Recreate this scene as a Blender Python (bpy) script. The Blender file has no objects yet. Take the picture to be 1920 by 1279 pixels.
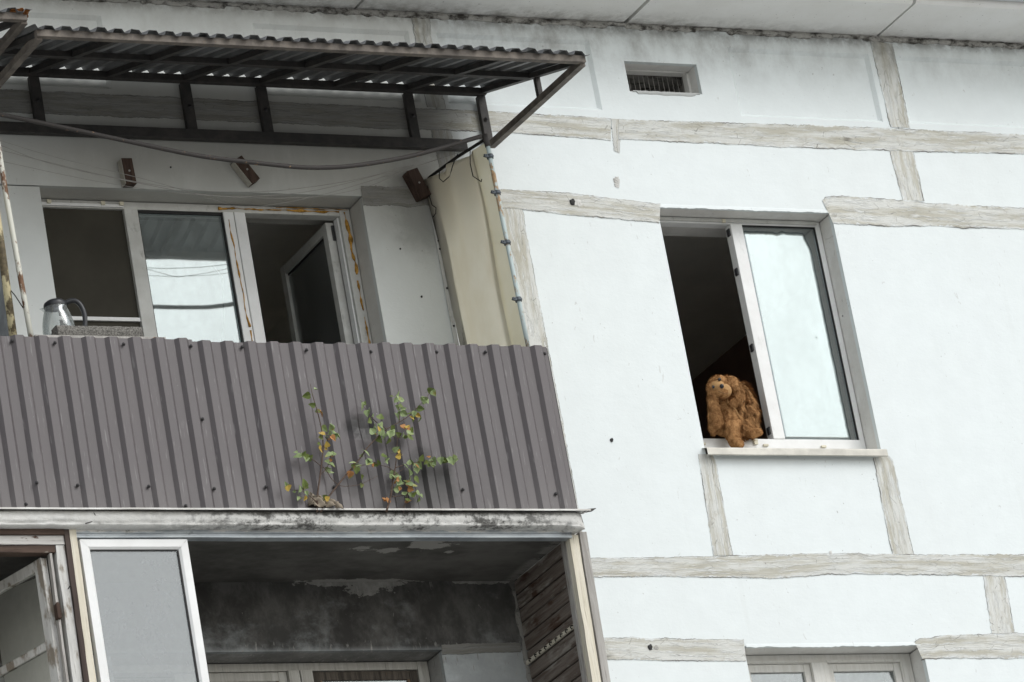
import bpy, bmesh, math, random
from mathutils import Vector, Matrix
from mathutils import noise as mnoise

random.seed(7)
R = math.radians
scene = bpy.context.scene
COL = scene.collection

# ------------------------------------------------------------------ camera
# surveyed from the vanishing points of the facade: 186 mm lens from the street, 30 m away,
# X runs along the facade, Y into the building, Z up; the wall face is Y = 0.
cam = bpy.data.cameras.new('camera')
cam.sensor_fit = 'HORIZONTAL'
cam.sensor_width = 36.0
cam.lens = 185.65
cam.clip_start = 0.5
cam.clip_end = 3000
cam_ob = bpy.data.objects.new('camera', cam)
COL.objects.link(cam_ob)
_yaw, _pitch, _roll = R(29.908), R(20.905), R(-10.479)
_f = Vector((math.sin(_yaw)*math.cos(_pitch), math.cos(_yaw)*math.cos(_pitch), math.sin(_pitch)))
_r = Vector((math.cos(_yaw), -math.sin(_yaw), 0))
_u = _r.cross(_f)
_r2 = math.cos(_roll)*_r + math.sin(_roll)*_u
_u2 = -math.sin(_roll)*_r + math.cos(_roll)*_u
_m = Matrix((_r2, _u2, -_f)).transposed().to_4x4()
_m.translation = (-13.786, -23.968, 1.6)
cam_ob.matrix_world = _m
scene.camera = cam_ob

# ------------------------------------------------------------------ daylight (overcast)
SUN_TO = Vector((0.40, -0.64, 0.66)).normalized()
world = bpy.data.worlds.new('World')
scene.world = world
world.use_nodes = True
wn = world.node_tree
bg = wn.nodes['Background']
sky = wn.nodes.new('ShaderNodeTexSky')
sky.sky_type = 'NISHITA'
sky.sun_disc = False
sky.sun_elevation = math.asin(SUN_TO.z)
sky.sun_rotation = math.atan2(SUN_TO.x, SUN_TO.y)
sky.air_density = 1.6
sky.dust_density = 1.5
sky.ozone_density = 1.0
hs = wn.nodes.new('ShaderNodeHueSaturation')       # cloud cover takes most of the blue out
hs.inputs['Saturation'].default_value = 0.24
wn.links.new(sky.outputs[0], hs.inputs['Color'])
wn.links.new(hs.outputs[0], bg.inputs['Color'])
bg.inputs['Strength'].default_value = 0.15

sun = bpy.data.lights.new('sun', 'SUN')
sun.energy = 0.75
sun.angle = R(34)
sun.color = (1.0, 0.99, 0.97)
sun_ob = bpy.data.objects.new('sun', sun)
sun_ob.rotation_euler = SUN_TO.to_track_quat('Z', 'Y').to_euler()
sun_ob.location = (5, -20, 40)
COL.objects.link(sun_ob)

scene.view_settings.view_transform = 'Standard'
scene.view_settings.look = 'None'
scene.view_settings.exposure = 0.39
scene.view_settings.gamma = 1.0
scene.view_settings.use_curve_mapping = False
scene.cycles.max_bounces = 8
scene.cycles.transparent_max_bounces = 16

# ------------------------------------------------------------------ node helper
class NB:
    def __init__(s, name, rough=0.8, spec=0.3, metal=0.0):
        s.mat = bpy.data.materials.new(name)
        s.mat.use_nodes = True
        s.nt = s.mat.node_tree
        s.b = s.nt.nodes['Principled BSDF']
        s.out = s.nt.nodes['Material Output']
        s.b.inputs['Roughness'].default_value = rough
        s.b.inputs['Specular IOR Level'].default_value = spec
        s.b.inputs['Metallic'].default_value = metal
        s._pos = None
    def n(s, t): return s.nt.nodes.new(t)
    def put(s, sock, v):
        if isinstance(v, bpy.types.NodeSocket): s.nt.links.new(v, sock)
        elif isinstance(v, (tuple, list)) and len(v) == 3 and sock.type == 'RGBA': sock.default_value = (*v, 1)
        else: sock.default_value = v
    def pos(s):
        if s._pos is None: s._pos = s.n('ShaderNodeNewGeometry').outputs['Position']
        return s._pos
    def obj(s): return s.n('ShaderNodeTexCoord').outputs['Object']
    def uv(s): return s.n('ShaderNodeTexCoord').outputs['UV']
    def rnd(s): return s.n('ShaderNodeObjectInfo').outputs['Random']
    def xyz(s, v=None):
        x = s.n('ShaderNodeSeparateXYZ'); s.put(x.inputs[0], v or s.pos()); return x.outputs
    def scale(s, vec, sc):
        m = s.n('ShaderNodeVectorMath'); m.operation = 'MULTIPLY'; s.put(m.inputs[0], vec); m.inputs[1].default_value = sc
        return m.outputs[0]
    def noise(s, sc=5.0, det=5, rough=0.55, vec=None, st=None, dist=0.0):
        v = vec or s.pos()
        if st: v = s.scale(v, st)
        t = s.n('ShaderNodeTexNoise'); s.put(t.inputs['Vector'], v)
        t.inputs['Scale'].default_value = sc; t.inputs['Detail'].default_value = det
        t.inputs['Roughness'].default_value = rough; t.inputs['Distortion'].default_value = dist
        return t.outputs[0]
    def voro(s, sc=5.0, vec=None, st=None, feat='F1'):
        v = vec or s.pos()
        if st: v = s.scale(v, st)
        t = s.n('ShaderNodeTexVoronoi'); t.feature = feat; s.put(t.inputs['Vector'], v); t.inputs['Scale'].default_value = sc
        return t.outputs['Distance']
    def m(s, op, a, b=0.0, c=None, clamp=False):
        t = s.n('ShaderNodeMath'); t.operation = op; t.use_clamp = clamp
        s.put(t.inputs[0], a); s.put(t.inputs[1], b)
        if c is not None: s.put(t.inputs[2], c)
        return t.outputs[0]
    def mul(s, a, b): return s.m('MULTIPLY', a, b)
    def ss(s, v, a, b, lo=0.0, hi=1.0):
        t = s.n('ShaderNodeMapRange'); t.interpolation_type = 'SMOOTHSTEP'
        s.put(t.inputs['Value'], v)
        t.inputs['From Min'].default_value = a; t.inputs['From Max'].default_value = b
        t.inputs['To Min'].default_value = lo; t.inputs['To Max'].default_value = hi
        return t.outputs[0]
    def mix(s, f, a, b):
        t = s.n('ShaderNodeMix'); t.data_type = 'RGBA'
        s.put(t.inputs['Factor'], f); s.put(t.inputs[6], a); s.put(t.inputs[7], b)
        return t.outputs[2]
    def bump(s, h, st=0.3, dist=0.01, nrm=None):
        t = s.n('ShaderNodeBump'); s.put(t.inputs['Height'], h)
        t.inputs['Strength'].default_value = st; t.inputs['Distance'].default_value = dist
        if nrm is not None: s.put(t.inputs['Normal'], nrm)
        s.put(s.b.inputs['Normal'], t.outputs[0]); return t.outputs[0]
    def color(s, c): s.put(s.b.inputs['Base Color'], c)
    def rough(s, v): s.put(s.b.inputs['Roughness'], v)
    def box(s, x0, x1, z0, z1, soft, nz):
        """mask: 1 inside an x/z rectangle whose edges are frayed by the noise nz"""
        o = s.xyz()
        w = s.mul(s.m('SUBTRACT', nz, 0.5), soft*2.4)
        X = s.m('ADD', o[0], w); Z = s.m('ADD', o[2], w)
        a = s.mul(s.ss(X, x0-soft, x0+soft), s.ss(X, x1-soft, x1+soft, 1, 0))
        b = s.mul(s.ss(Z, z0-soft, z0+soft), s.ss(Z, z1-soft, z1+soft, 1, 0))
        return s.mul(a, b)
    def blob(s, x, z, rx, rz, nz, amp=0.8, lo=0.35, hi=1.0):
        o = s.xyz()
        dx = s.m('DIVIDE', s.m('SUBTRACT', o[0], x), rx); dz = s.m('DIVIDE', s.m('SUBTRACT', o[2], z), rz)
        d = s.m('SQRT', s.m('ADD', s.mul(dx, dx), s.mul(dz, dz)))
        d = s.m('ADD', d, s.mul(s.m('SUBTRACT', nz, 0.5), amp*2))
        return s.ss(d, lo, hi, 1, 0)

M = {}
def simple(name, col, rough=0.7, spec=0.3, metal=0.0, var=0.12, sc=14.0, bump=0.0, bsc=60.0):
    k = NB(name, rough, spec, metal)
    f = k.ss(k.noise(sc, 5, 0.6), 0.3, 0.7)
    k.color(k.mix(f, tuple(c*(1-var) for c in col), tuple(min(1, c*(1+var)) for c in col)))
    if bump: k.bump(k.noise(bsc, 4), bump, 0.004)
    M[name] = k.mat
    return k

# painted concrete of the facade ------------------------------------------------
def mat_facade(name, base, sooty=True):
    k = NB(name, 0.85, 0.2)
    o = k.xyz()
    big = k.noise(1.3, 5, 0.6); med = k.noise(7, 6, 0.65); fine = k.noise(42, 6, 0.7)
    col = k.mix(k.ss(med, 0.3, 0.75), tuple(c*0.96 for c in base), base)
    # rain streaks under the eaves and general grime that thickens towards the eaves
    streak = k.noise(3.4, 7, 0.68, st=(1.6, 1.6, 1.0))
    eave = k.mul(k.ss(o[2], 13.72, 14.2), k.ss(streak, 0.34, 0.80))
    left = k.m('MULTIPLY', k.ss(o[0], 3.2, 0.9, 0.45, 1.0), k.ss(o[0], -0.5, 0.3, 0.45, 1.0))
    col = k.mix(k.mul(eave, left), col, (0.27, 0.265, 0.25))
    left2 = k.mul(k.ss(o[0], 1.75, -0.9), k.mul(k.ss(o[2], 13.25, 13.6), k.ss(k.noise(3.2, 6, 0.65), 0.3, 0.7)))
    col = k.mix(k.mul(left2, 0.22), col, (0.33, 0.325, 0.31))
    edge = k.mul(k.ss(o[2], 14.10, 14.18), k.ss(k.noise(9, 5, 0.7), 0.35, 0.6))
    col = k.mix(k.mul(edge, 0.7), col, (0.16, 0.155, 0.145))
    inside = k.ss(o[1], .030, .036)
    col = k.mix(inside, col, k.mix(k.ss(med, .35, .65), (0.66, 0.65, 0.62), (0.74, 0.735, 0.71)))
    if sooty:
        # sooty tone inside the balcony bay: darker near the awning, paler lower down
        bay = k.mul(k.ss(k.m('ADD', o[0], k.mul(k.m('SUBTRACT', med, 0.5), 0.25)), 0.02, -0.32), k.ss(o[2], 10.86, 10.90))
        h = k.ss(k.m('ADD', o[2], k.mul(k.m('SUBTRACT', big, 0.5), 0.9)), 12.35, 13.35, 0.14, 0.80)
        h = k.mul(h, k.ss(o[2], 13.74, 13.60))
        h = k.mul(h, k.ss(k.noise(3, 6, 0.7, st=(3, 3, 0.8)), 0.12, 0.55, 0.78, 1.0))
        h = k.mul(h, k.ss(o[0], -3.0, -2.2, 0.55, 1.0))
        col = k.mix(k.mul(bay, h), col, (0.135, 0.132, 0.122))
        col = k.mix(k.mul(bay, 0.30), col, (0.66, 0.64, 0.575))
        # the dark smear on the wall beside the screen
        sm = k.blob(-0.42, 12.98, 0.30, 0.42, k.noise(5, 6, 0.7), 0.5)
        col = k.mix(k.mul(sm, 0.42), col, (0.11, 0.107, 0.095))
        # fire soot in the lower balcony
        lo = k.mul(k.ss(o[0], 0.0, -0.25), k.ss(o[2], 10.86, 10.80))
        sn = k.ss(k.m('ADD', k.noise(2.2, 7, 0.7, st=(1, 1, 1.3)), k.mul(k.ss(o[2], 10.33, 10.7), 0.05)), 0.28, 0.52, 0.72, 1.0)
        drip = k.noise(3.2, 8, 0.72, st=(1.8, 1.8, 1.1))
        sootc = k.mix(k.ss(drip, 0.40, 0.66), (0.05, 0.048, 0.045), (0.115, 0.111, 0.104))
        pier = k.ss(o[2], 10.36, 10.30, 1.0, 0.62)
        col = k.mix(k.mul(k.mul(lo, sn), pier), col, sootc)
        # paint that peeled off the soot, paler plaster shows
        pn = k.noise(15, 8, 0.7, st=(0.7, 1, 1.1))
        pl = k.m('MAXIMUM', k.blob(-1.22, 10.72, 0.52, 0.035, pn, 1.4, .62, .70), k.blob(-1.17, 10.69, 0.18, 0.07, pn, 1.4, .62, .70))
        pl = k.m('MAXIMUM', pl, k.blob(-0.47, 10.72, 0.25, 0.02, pn, 1.2, .62, .70))
        pl = k.m('MAXIMUM', pl, k.mul(k.ss(o[2], 10.405, 10.36), k.ss(k.noise(26, 3, 0.5, st=(2.2, 1, 0.5)), 0.60, 0.68)))
        pl = k.mul(pl, lo)
        col = k.mix(k.mul(pl, 0.9), col, k.mix(k.ss(drip, .4, .6), (0.22, 0.215, 0.20), (0.36, 0.35, 0.325)))
    rs = k.mul(k.ss(k.noise(5, 5, 0.6, st=(2.6, 1, 0.12)), 0.56, 0.75), k.ss(k.noise(0.8, 3), 0.4, 0.65))
    col = k.mix(k.mul(rs, 0.12), col, (0.45, 0.45, 0.42))
    # small pits and scuffs
    sp = k.mul(k.ss(k.noise(55, 2, 0.5), 0.705, 0.74), k.ss(k.noise(2.0, 4, 0.6), 0.42, 0.62))
    col = k.mix(k.mul(sp, 0.6), col, (0.22, 0.21, 0.19))
    scr = k.mul(k.ss(k.noise(11, 3, 0.5, st=(2.4, 1, 0.9), dist=1.5), 0.715, 0.74), 0.35)
    col = k.mix(scr, col, (0.4, 0.39, 0.36))
    k.color(col)
    trowel = k.noise(9, 5, 0.6, st=(1, 1, 2.2))
    blot = k.ss(k.noise(1.1, 4, 0.6, st=(1, 1, 0.5)), 0.42, 0.75)
    col = k.mix(k.mul(blot, 0.10), col, (0.55, 0.55, 0.52)); k.color(col)
    n1 = k.bump(k.m('ADD', k.mul(fine, 0.6), k.mul(trowel, 0.7)), 0.24, 0.008)
    M[name] = k.mat
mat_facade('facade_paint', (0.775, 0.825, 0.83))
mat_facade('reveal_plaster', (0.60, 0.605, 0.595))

# repointed joints: brushed grey mortar, streaky along the joint
k = NB('joint_mortar', 0.92, 0.15)
uv = k.uv(); su = k.n('ShaderNodeSeparateXYZ'); k.put(su.inputs[0], uv)
g = k.noise(1.0, 8, 0.70, vec=k.scale(uv, (3.2, 20, 1)), dist=0.6)
g2 = k.noise(1.0, 6, 0.6, vec=k.scale(uv, (2.2, 3, 1)))
fineg = k.noise(1.0, 5, 0.65, vec=k.scale(uv, (42, 95, 1)))
col = k.mix(k.ss(g2, 0.38, 0.58), (0.52, 0.505, 0.435), (0.70, 0.71, 0.68))
lime = k.mul(k.ss(k.noise(1.0, 7, 0.7, vec=k.scale(uv, (6, 7, 1))), 0.52, 0.62), 0.85)
col = k.mix(lime, col, (0.76, 0.775, 0.76))
col = k.mix(k.mul(k.ss(g, 0.56, 0.74), 0.65), col, (0.42, 0.395, 0.32))
col = k.mix(k.mul(k.ss(fineg, 0.60, 0.70), 0.45), col, (0.32, 0.305, 0.26))
iso = k.noise(1.0, 7, 0.72, vec=k.scale(uv, (14, 2.2, 1)), dist=0.8)
col = k.mix(k.mul(k.ss(iso, 0.52, 0.70), 0.45), col, (0.46, 0.435, 0.365))
over = k.ss(k.m('ADD', k.m('MINIMUM', su.outputs[1], k.m('SUBTRACT', 1.0, su.outputs[1])), k.mul(k.m('SUBTRACT', iso, 0.5), 0.55)), 0.01, 0.05, 1, 0)
col = k.mix(k.mul(over, 0.9), col, (0.77, 0.80, 0.80))
crk = k.ss(k.voro(1.0, vec=k.scale(uv, (7, 4.0, 1)), feat='DISTANCE_TO_EDGE'), 0.0, 0.02, 1, 0)
crk = k.mul(crk, k.ss(k.noise(1.0, 4, vec=k.scale(uv, (4, 3, 1))), 0.48, 0.58))
col = k.mix(k.mul(crk, 0.7), col, (0.16, 0.15, 0.13))
ed = k.m('MINIMUM', su.outputs[1], k.m('SUBTRACT', 1.0, su.outputs[1]))
edn = k.noise(1.0, 5, 0.6, vec=k.scale(uv, (9, 2, 1)))
edm = k.mul(k.ss(k.m('ADD', ed, k.mul(k.m('SUBTRACT', edn, 0.5), 0.10)), 0.012, 0.045, 1, 0), k.ss(k.noise(1.0, 4, 0.6, vec=k.scale(uv, (3, 1, 1))), 0.40, 0.60))
col = k.mix(k.mul(edm, 0.85), col, (0.13, 0.12, 0.105))
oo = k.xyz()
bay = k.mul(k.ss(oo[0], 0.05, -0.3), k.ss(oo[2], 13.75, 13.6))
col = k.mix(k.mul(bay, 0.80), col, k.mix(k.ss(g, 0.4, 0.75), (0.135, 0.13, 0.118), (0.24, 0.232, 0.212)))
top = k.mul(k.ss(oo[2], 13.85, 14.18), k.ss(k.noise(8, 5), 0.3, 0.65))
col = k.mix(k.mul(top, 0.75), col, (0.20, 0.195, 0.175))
k.color(col)
k.bump(k.m('ADD', k.mul(fineg, 0.6), k.m('ADD', g, lime)), 0.6, 0.008)
M['joint_mortar'] = k.mat

# eaves slabs
k = NB('eave_concrete', 0.9, 0.15)
o = k.xyz()
f = k.noise(2.2, 6, 0.65); f2 = k.noise(10, 6, 0.7)
col = k.mix(k.ss(f, 0.3, 0.7), (0.74, 0.735, 0.71), (0.80, 0.80, 0.785))
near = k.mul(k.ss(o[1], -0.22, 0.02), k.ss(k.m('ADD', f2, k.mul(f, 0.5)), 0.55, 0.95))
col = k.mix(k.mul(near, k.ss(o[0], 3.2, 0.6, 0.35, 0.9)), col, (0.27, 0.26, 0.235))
pit = k.ss(k.noise(60, 2, 0.5), 0.70, 0.74)
col = k.mix(k.mul(pit, 0.6), col, (0.25, 0.24, 0.22))
k.color(col); k.bump(f2, 0.25, 0.008)
M['eave_concrete'] = k.mat

k = NB('eave_mortar', 0.95, 0.1)
f = k.noise(11, 6, 0.7, st=(1, 1, 2))
k.color(k.mix(k.ss(f, 0.36, 0.58), (0.07, 0.066, 0.058), (0.46, 0.45, 0.42)))
k.bump(k.noise(30, 6, 0.7), 0.8, 0.02); M['eave_mortar'] = k.mat

# balcony slab edge: whitewash with black mould
k = NB('slab_whitewash', 0.9, 0.15)
o = k.xyz()
a = k.noise(6, 7, 0.72, st=(0.8, 1, 1.5)); bb = k.noise(24, 6, 0.75)
w = k.mul(k.ss(o[0], -3.15, -2.0), k.ss(o[0], -0.2, -0.75, 0.5, 1.0))
mo = k.mul(k.ss(k.m('ADD', k.mul(a, 0.65), k.mul(bb, 0.5)), 0.53, 0.66), w)
col = k.mix(k.ss(bb, 0.35, 0.7), (0.66, 0.655, 0.63), (0.76, 0.76, 0.74))
col = k.mix(k.mul(mo, 0.9), col, (0.07, 0.068, 0.062))
tp = k.mul(k.ss(k.m('ADD', o[2], k.mul(k.m('SUBTRACT', bb, 0.5), 0.05)), 10.768, 10.795), k.mul(w, 0.8))
col = k.mix(tp, col, (0.07, 0.068, 0.06))
col = k.mix(k.ss(bb, 0.66, 0.72), col, (0.75, 0.74, 0.70))
k.color(col); k.bump(k.m('ADD', a, bb), 0.5, 0.012); M['slab_whitewash'] = k.mat

# sooty balcony ceiling with peeled flakes
k = NB('soot_and_vent_shade', 0.95, 0.1)
o = k.xyz()
s1 = k.noise(2.4, 7, 0.65, st=(1, 1.6, 1)); s2 = k.noise(13, 8, 0.7, st=(0.7, 1.3, 1))
col = k.mix(k.ss(s1, 0.33, 0.66), (0.085, 0.082, 0.075), (0.155, 0.15, 0.138))
def yblob(k, x, y, rx, ry, nz, amp):
    o = k.xyz()
    dx = k.m('DIVIDE', k.m('SUBTRACT', o[0], x), rx); dy = k.m('DIVIDE', k.m('SUBTRACT', o[1], y), ry)
    d = k.m('SQRT', k.m('ADD', k.mul(dx, dx), k.mul(dy, dy)))
    return k.ss(k.m('ADD', d, k.mul(k.m('SUBTRACT', nz, 0.5), amp*3.2)), 0.62, 0.70, 1, 0)
pl = yblob(k, -1.05, -0.56, 0.17, 0.09, s2, 0.9)
for a_ in ((-1.42, -0.50, 0.10, 0.05), (-1.24, -0.47, 0.09, 0.05), (-0.88, -0.45, 0.04, 0.03), (-0.95, -0.62, 0.2, 0.03), (-1.2, -0.01, 0.5, 0.05)):
    pl = k.m('MAXIMUM', pl, yblob(k, *a_, s2, 0.85))
cr = k.mul(k.ss(k.m('ADD', o[0], k.mul(s2, 0.08)), -0.31, -0.26), k.ss(s2, 0.42, 0.5))
pl = k.m('MAXIMUM', pl, k.mul(cr, 0.6))
col = k.mix(k.mul(pl, 0.9), col, (0.36, 0.35, 0.325))
k.color(col); k.bump(k.m('ADD', s2, k.mul(pl, -0.6)), 0.4, 0.01); M['soot_and_vent_shade'] = k.mat

# metals -----------------------------------------------------------------
k = NB('parapet_steel', 0.42, 0.42)
f = k.noise(3, 6, 0.6, st=(1, 1, 0.35)); d = k.noise(60, 3, 0.6)
col = k.mix(k.ss(f, 0.3, 0.7), (0.092, 0.082, 0.085), (0.120, 0.108, 0.111))
st = k.mul(k.ss(k.noise(30, 4, 0.6, st=(3, 1, 0.22)), 0.60, 0.70), 0.5)
col = k.mix(st, col, (0.26, 0.25, 0.25))
sp = k.ss(d, 0.735, 0.76)
col = k.mix(k.mul(sp, 0.5), col, (0.45, 0.44, 0.42))
sn = k.noise(7, 6, 0.7)
darkened = k.m('MAXIMUM', k.mul(k.blob(-1.13, 10.98, 0.24, 0.24, sn, 0.7), 0.9), k.mul(k.blob(-1.47, 11.29, 0.12, 0.10, sn, 0.7), 0.85))  # dark blotches at the dent and low down behind the saplings
darkened = k.m('MAXIMUM', darkened, k.mul(k.blob(-1.25, 10.95, 0.55, 0.35, sn, 0.6), 0.35))
col = k.mix(darkened, col, (0.02, 0.019, 0.018))
du = k.mul(k.ss(k.xyz()[2], 11.1, 10.83), 0.16)
col = k.mix(k.mul(du, k.ss(f, 0.3, 0.6)), col, (0.28, 0.27, 0.255))
k.color(col); k.rough(k.ss(f, 0.2, 0.8, 0.38, 0.55)); k.bump(k.noise(2.5, 3), 0.12, 0.02); M['parapet_steel'] = k.mat

k = NB('rusty_frame_steel', 0.7, 0.3)
f = k.noise(9, 6, 0.7); f2 = k.noise(40, 5, 0.7)
col = k.mix(k.ss(f, 0.35, 0.68), (0.10, 0.088, 0.078), (0.20, 0.175, 0.15))
col = k.mix(k.mul(k.ss(f2, 0.60, 0.72), 0.55), col, (0.26, 0.17, 0.09))
col = k.mix(k.mul(k.ss(k.noise(5, 5, 0.7), 0.62, 0.72), 0.5), col, (0.30, 0.28, 0.24))
k.color(col); k.bump(f2, 0.3, 0.004); M['rusty_frame_steel'] = k.mat

k = NB('dark_frame_steel', 0.6, 0.35)
f = k.noise(12, 6, 0.7)
k.color(k.mix(k.ss(f, 0.35, 0.7), (0.034, 0.033, 0.032), (0.062, 0.056, 0.052))); k.bump(f, 0.2, 0.004); M['dark_frame_steel'] = k.mat

k = NB('awning_sheet', 0.5, 0.4, 0.35)
f = k.noise(4, 6, 0.65, st=(1.6, 0.5, 1))
k.color(k.mix(k.ss(f, 0.3, 0.7), (0.13, 0.13, 0.13), (0.24, 0.245, 0.25))); k.bump(k.noise(6, 4), 0.2, 0.01); M['awning_sheet'] = k.mat

k = NB('galvanised', 0.45, 0.45, 0.5)
f = k.noise(9, 6, 0.65, st=(0.6, 1, 2)); f2 = k.noise(14, 6, 0.7, st=(0.8, 1, 1.5))
col = k.mix(k.ss(f, 0.3, 0.7), (0.33, 0.36, 0.39), (0.52, 0.56, 0.58))
o = k.xyz()
wh = k.mul(k.ss(k.m('ADD', o[2], k.mul(k.m('SUBTRACT', f2, 0.5), 0.05)), 10.713, 10.722), k.ss(k.noise(3, 4), 0.35, 0.5))
col = k.mix(wh, col, (0.68, 0.67, 0.64))
col = k.mix(k.mul(k.ss(f2, 0.56, 0.7), 0.6), col, (0.12, 0.125, 0.13))
k.color(col); M['galvanised'] = k.mat

k = NB('flashing_metal', 0.5, 0.4, 0.2)
f = k.noise(8, 5, 0.6, st=(0.7, 1, 1))
k.color(k.mix(k.ss(f, 0.35, 0.7), (0.42, 0.41, 0.385), (0.62, 0.62, 0.60))); M['flashing_metal'] = k.mat

def rust_paint(name, paint, rust, lo, hi, sc=14, st=(1, 1, 0.5)):
    k = NB(name, 0.65, 0.3)
    f = k.noise(sc, 6, 0.7, st=st); g = k.noise(50, 4, 0.6)
    c = k.mix(k.ss(g, 0.3, 0.7), rust, tuple(x*1.9 for x in rust))
    k.color(k.mix(k.ss(f, lo, hi), c, paint)); k.bump(f, 0.3, 0.004); M[name] = k.mat
rust_paint('blue_pipe_paint', (0.47, 0.55, 0.55), (0.24, 0.16, 0.09), 0.42, 0.50)
rust_paint('white_pipe_paint', (0.62, 0.62, 0.55), (0.11, 0.06, 0.035), 0.46, 0.53, 12)
rust_paint('brown_pipe_paint', (0.052, 0.047, 0.045), (0.22, 0.14, 0.08), 0.34, 0.40, 22, (1, 1, 1))
rust_paint('divider_post_paint', (0.50, 0.44, 0.27), (0.075, 0.06, 0.035), 0.47, 0.54, 10)

# plastics, woods, glass ---------------------------------------------------
k = NB('white_plastic', 0.45, 0.4)
f = k.noise(6, 6, 0.65); g = k.noise(18, 6, 0.7, st=(1, 1, 0.4))
c = k.mix(k.ss(f, 0.3, 0.75), (0.72, 0.725, 0.715), (0.80, 0.81, 0.805))
c = k.mix(k.mul(k.ss(g, 0.60, 0.75), 0.35), c, (0.40, 0.39, 0.36))
k.color(c); M['white_plastic'] = k.mat
k = NB('grimy_plastic', 0.55, 0.35)
f = k.noise(6, 6, 0.65); g = k.noise(20, 6, 0.72, st=(1, 1, 0.6))
c = k.mix(k.ss(f, 0.3, 0.75), (0.50, 0.50, 0.47), (0.62, 0.625, 0.60))
c = k.mix(k.mul(k.ss(g, 0.55, 0.72), 0.55), c, (0.24, 0.23, 0.20))
k.color(c); M['grimy_plastic'] = k.mat
simple('cream_clip', (0.66, 0.62, 0.49), 0.5, 0.4)
simple('sill_metal', (0.62, 0.60, 0.54), 0.55, 0.3, 0, 0.16, 7, 0.1)
simple('construction_foam', (0.42, 0.23, 0.055), 0.95, 0.1, 0, 0.5, 30, 0.8, 70)
simple('rust_flake', (0.20, 0.085, 0.03), 0.95, 0.1, 0, 0.5, 30, 0.8, 70)
simple('seal_and_gap_black', (0.02, 0.02, 0.02), 0.6)
simple('black_plastic', (0.022, 0.023, 0.026), 0.38, 0.5, 0, 0.1)
simple('insect_mesh', (0.058, 0.054, 0.044), 0.95, 0.05, 0, 0.10, 4)
simple('cord_black', (0.015, 0.014, 0.013), 0.8)
simple('line_grey', (0.30, 0.29, 0.27), 0.7)
simple('screw_steel', (0.035, 0.033, 0.034), 0.45, 0.5, 0.3)
simple('clamp_steel', (0.10, 0.115, 0.13), 0.5, 0.4, 0.5)
simple('room_plaster', (0.80, 0.785, 0.74), 0.9, 0.1, 0, 0.06, 2)
simple('room_wallpaper_brown', (0.22, 0.15, 0.12), 0.9, 0.1, 0, 0.1, 3)
simple('room_floor', (0.58, 0.50, 0.40), 0.6)
simple('asbestos_grey', (0.20, 0.21, 0.22), 0.9, 0.1, 0, 0.25, 6, 0.3)
simple('rag_cloth', (0.30, 0.255, 0.20), 0.95, 0.05, 0, 0.2, 18, 0.4)
simple('curtain_grey', (0.24, 0.26, 0.28), 0.95, 0.05, 0, 0.10, 3)
simple('roof_tin', (0.55, 0.57, 0.60), 0.5, 0.3, 0.2, 0.06)
simple('bark_brown', (0.105, 0.075, 0.06), 0.85, 0.1, 0, 0.3, 60, 0.3)
simple('ground_gravel', (0.36, 0.355, 0.34), 0.95, 0.1, 0, 0.25, 0.6, 0.3, 8)

def wood(name, c0, c1, dark, axis, flake=None, fl=(0.55, 0.62), grain=1.0):
    k = NB(name, 0.85, 0.2)
    st = [16, 16, 16]; st[axis] = 0.9
    rv = k.n('ShaderNodeVectorMath'); rv.operation = 'ADD'; k.put(rv.inputs[0], k.pos())
    cb = k.n('ShaderNodeCombineXYZ'); r = k.rnd()
    for i in range(3): k.put(cb.inputs[i], k.mul(r, 9.0+i*3))
    k.put(rv.inputs[1], cb.outputs[0]); v = rv.outputs[0]
    g = k.noise(2.4*grain, 7, 0.65, vec=v, st=tuple(st), dist=0.4)
    st2 = [60, 60, 60]; st2[axis] = 2.2
    h = k.noise(1.6*grain, 6, 0.7, vec=v, st=tuple(st2))
    c = k.mix(k.ss(g, 0.30, 0.70), c0, c1)
    c = k.mix(k.mul(k.ss(h, 0.56, 0.70), 0.75), c, dark)
    if name == 'plank_wood':
        bl = k.noise(3.0, 6, 0.65, vec=v, st=(5, 1.2, 5))
        c = k.mix(k.mul(k.ss(bl, 0.54, 0.66), 0.8), c, (0.34, 0.32, 0.29))
    if flake:
        st3 = [4, 4, 4]; st3[axis] = 1.4
        p = k.noise(3.2, 6, 0.62, vec=v, st=tuple(st3))
        c = k.mix(k.ss(p, *fl), c, flake)
    k.color(c); k.bump(k.m('ADD', g, h), 0.5, 0.006); M[name] = k.mat
wood('plank_wood', (0.12, 0.092, 0.075), (0.24, 0.21, 0.185), (0.04, 0.03, 0.025), 1, (0.085, 0.050, 0.036), (0.54, 0.66))
wood('grey_weathered_wood', (0.30, 0.285, 0.265), (0.48, 0.465, 0.44), (0.12, 0.105, 0.09), 2, (0.20, 0.125, 0.07), (0.66, 0.74))
wood('cream_painted_wood', (0.62, 0.575, 0.46), (0.72, 0.68, 0.58), (0.34, 0.29, 0.22), 2, (0.16, 0.14, 0.12), (0.68, 0.74))
wood('white_flaking_wood', (0.50, 0.495, 0.475), (0.64, 0.635, 0.61), (0.25, 0.235, 0.21), 2, (0.26, 0.225, 0.185), (0.52, 0.62))
wood('white_flaking_wood_flat', (0.48, 0.465, 0.44), (0.62, 0.61, 0.58), (0.22, 0.2, 0.18), 0, (0.09, 0.045, 0.03), (0.56, 0.60))
wood('red_brown_wood', (0.06, 0.043, 0.036), (0.115, 0.080, 0.062), (0.03, 0.016, 0.012), 0, (0.42, 0.39, 0.33), (0.64, 0.68))
wood('brown_strip', (0.055, 0.042, 0.037), (0.088, 0.068, 0.060), (0.03, 0.02, 0.018), 2)
wood('block_wood', (0.04, 0.026, 0.021), (0.085, 0.056, 0.043), (0.02, 0.012, 0.01), 2)
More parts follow.
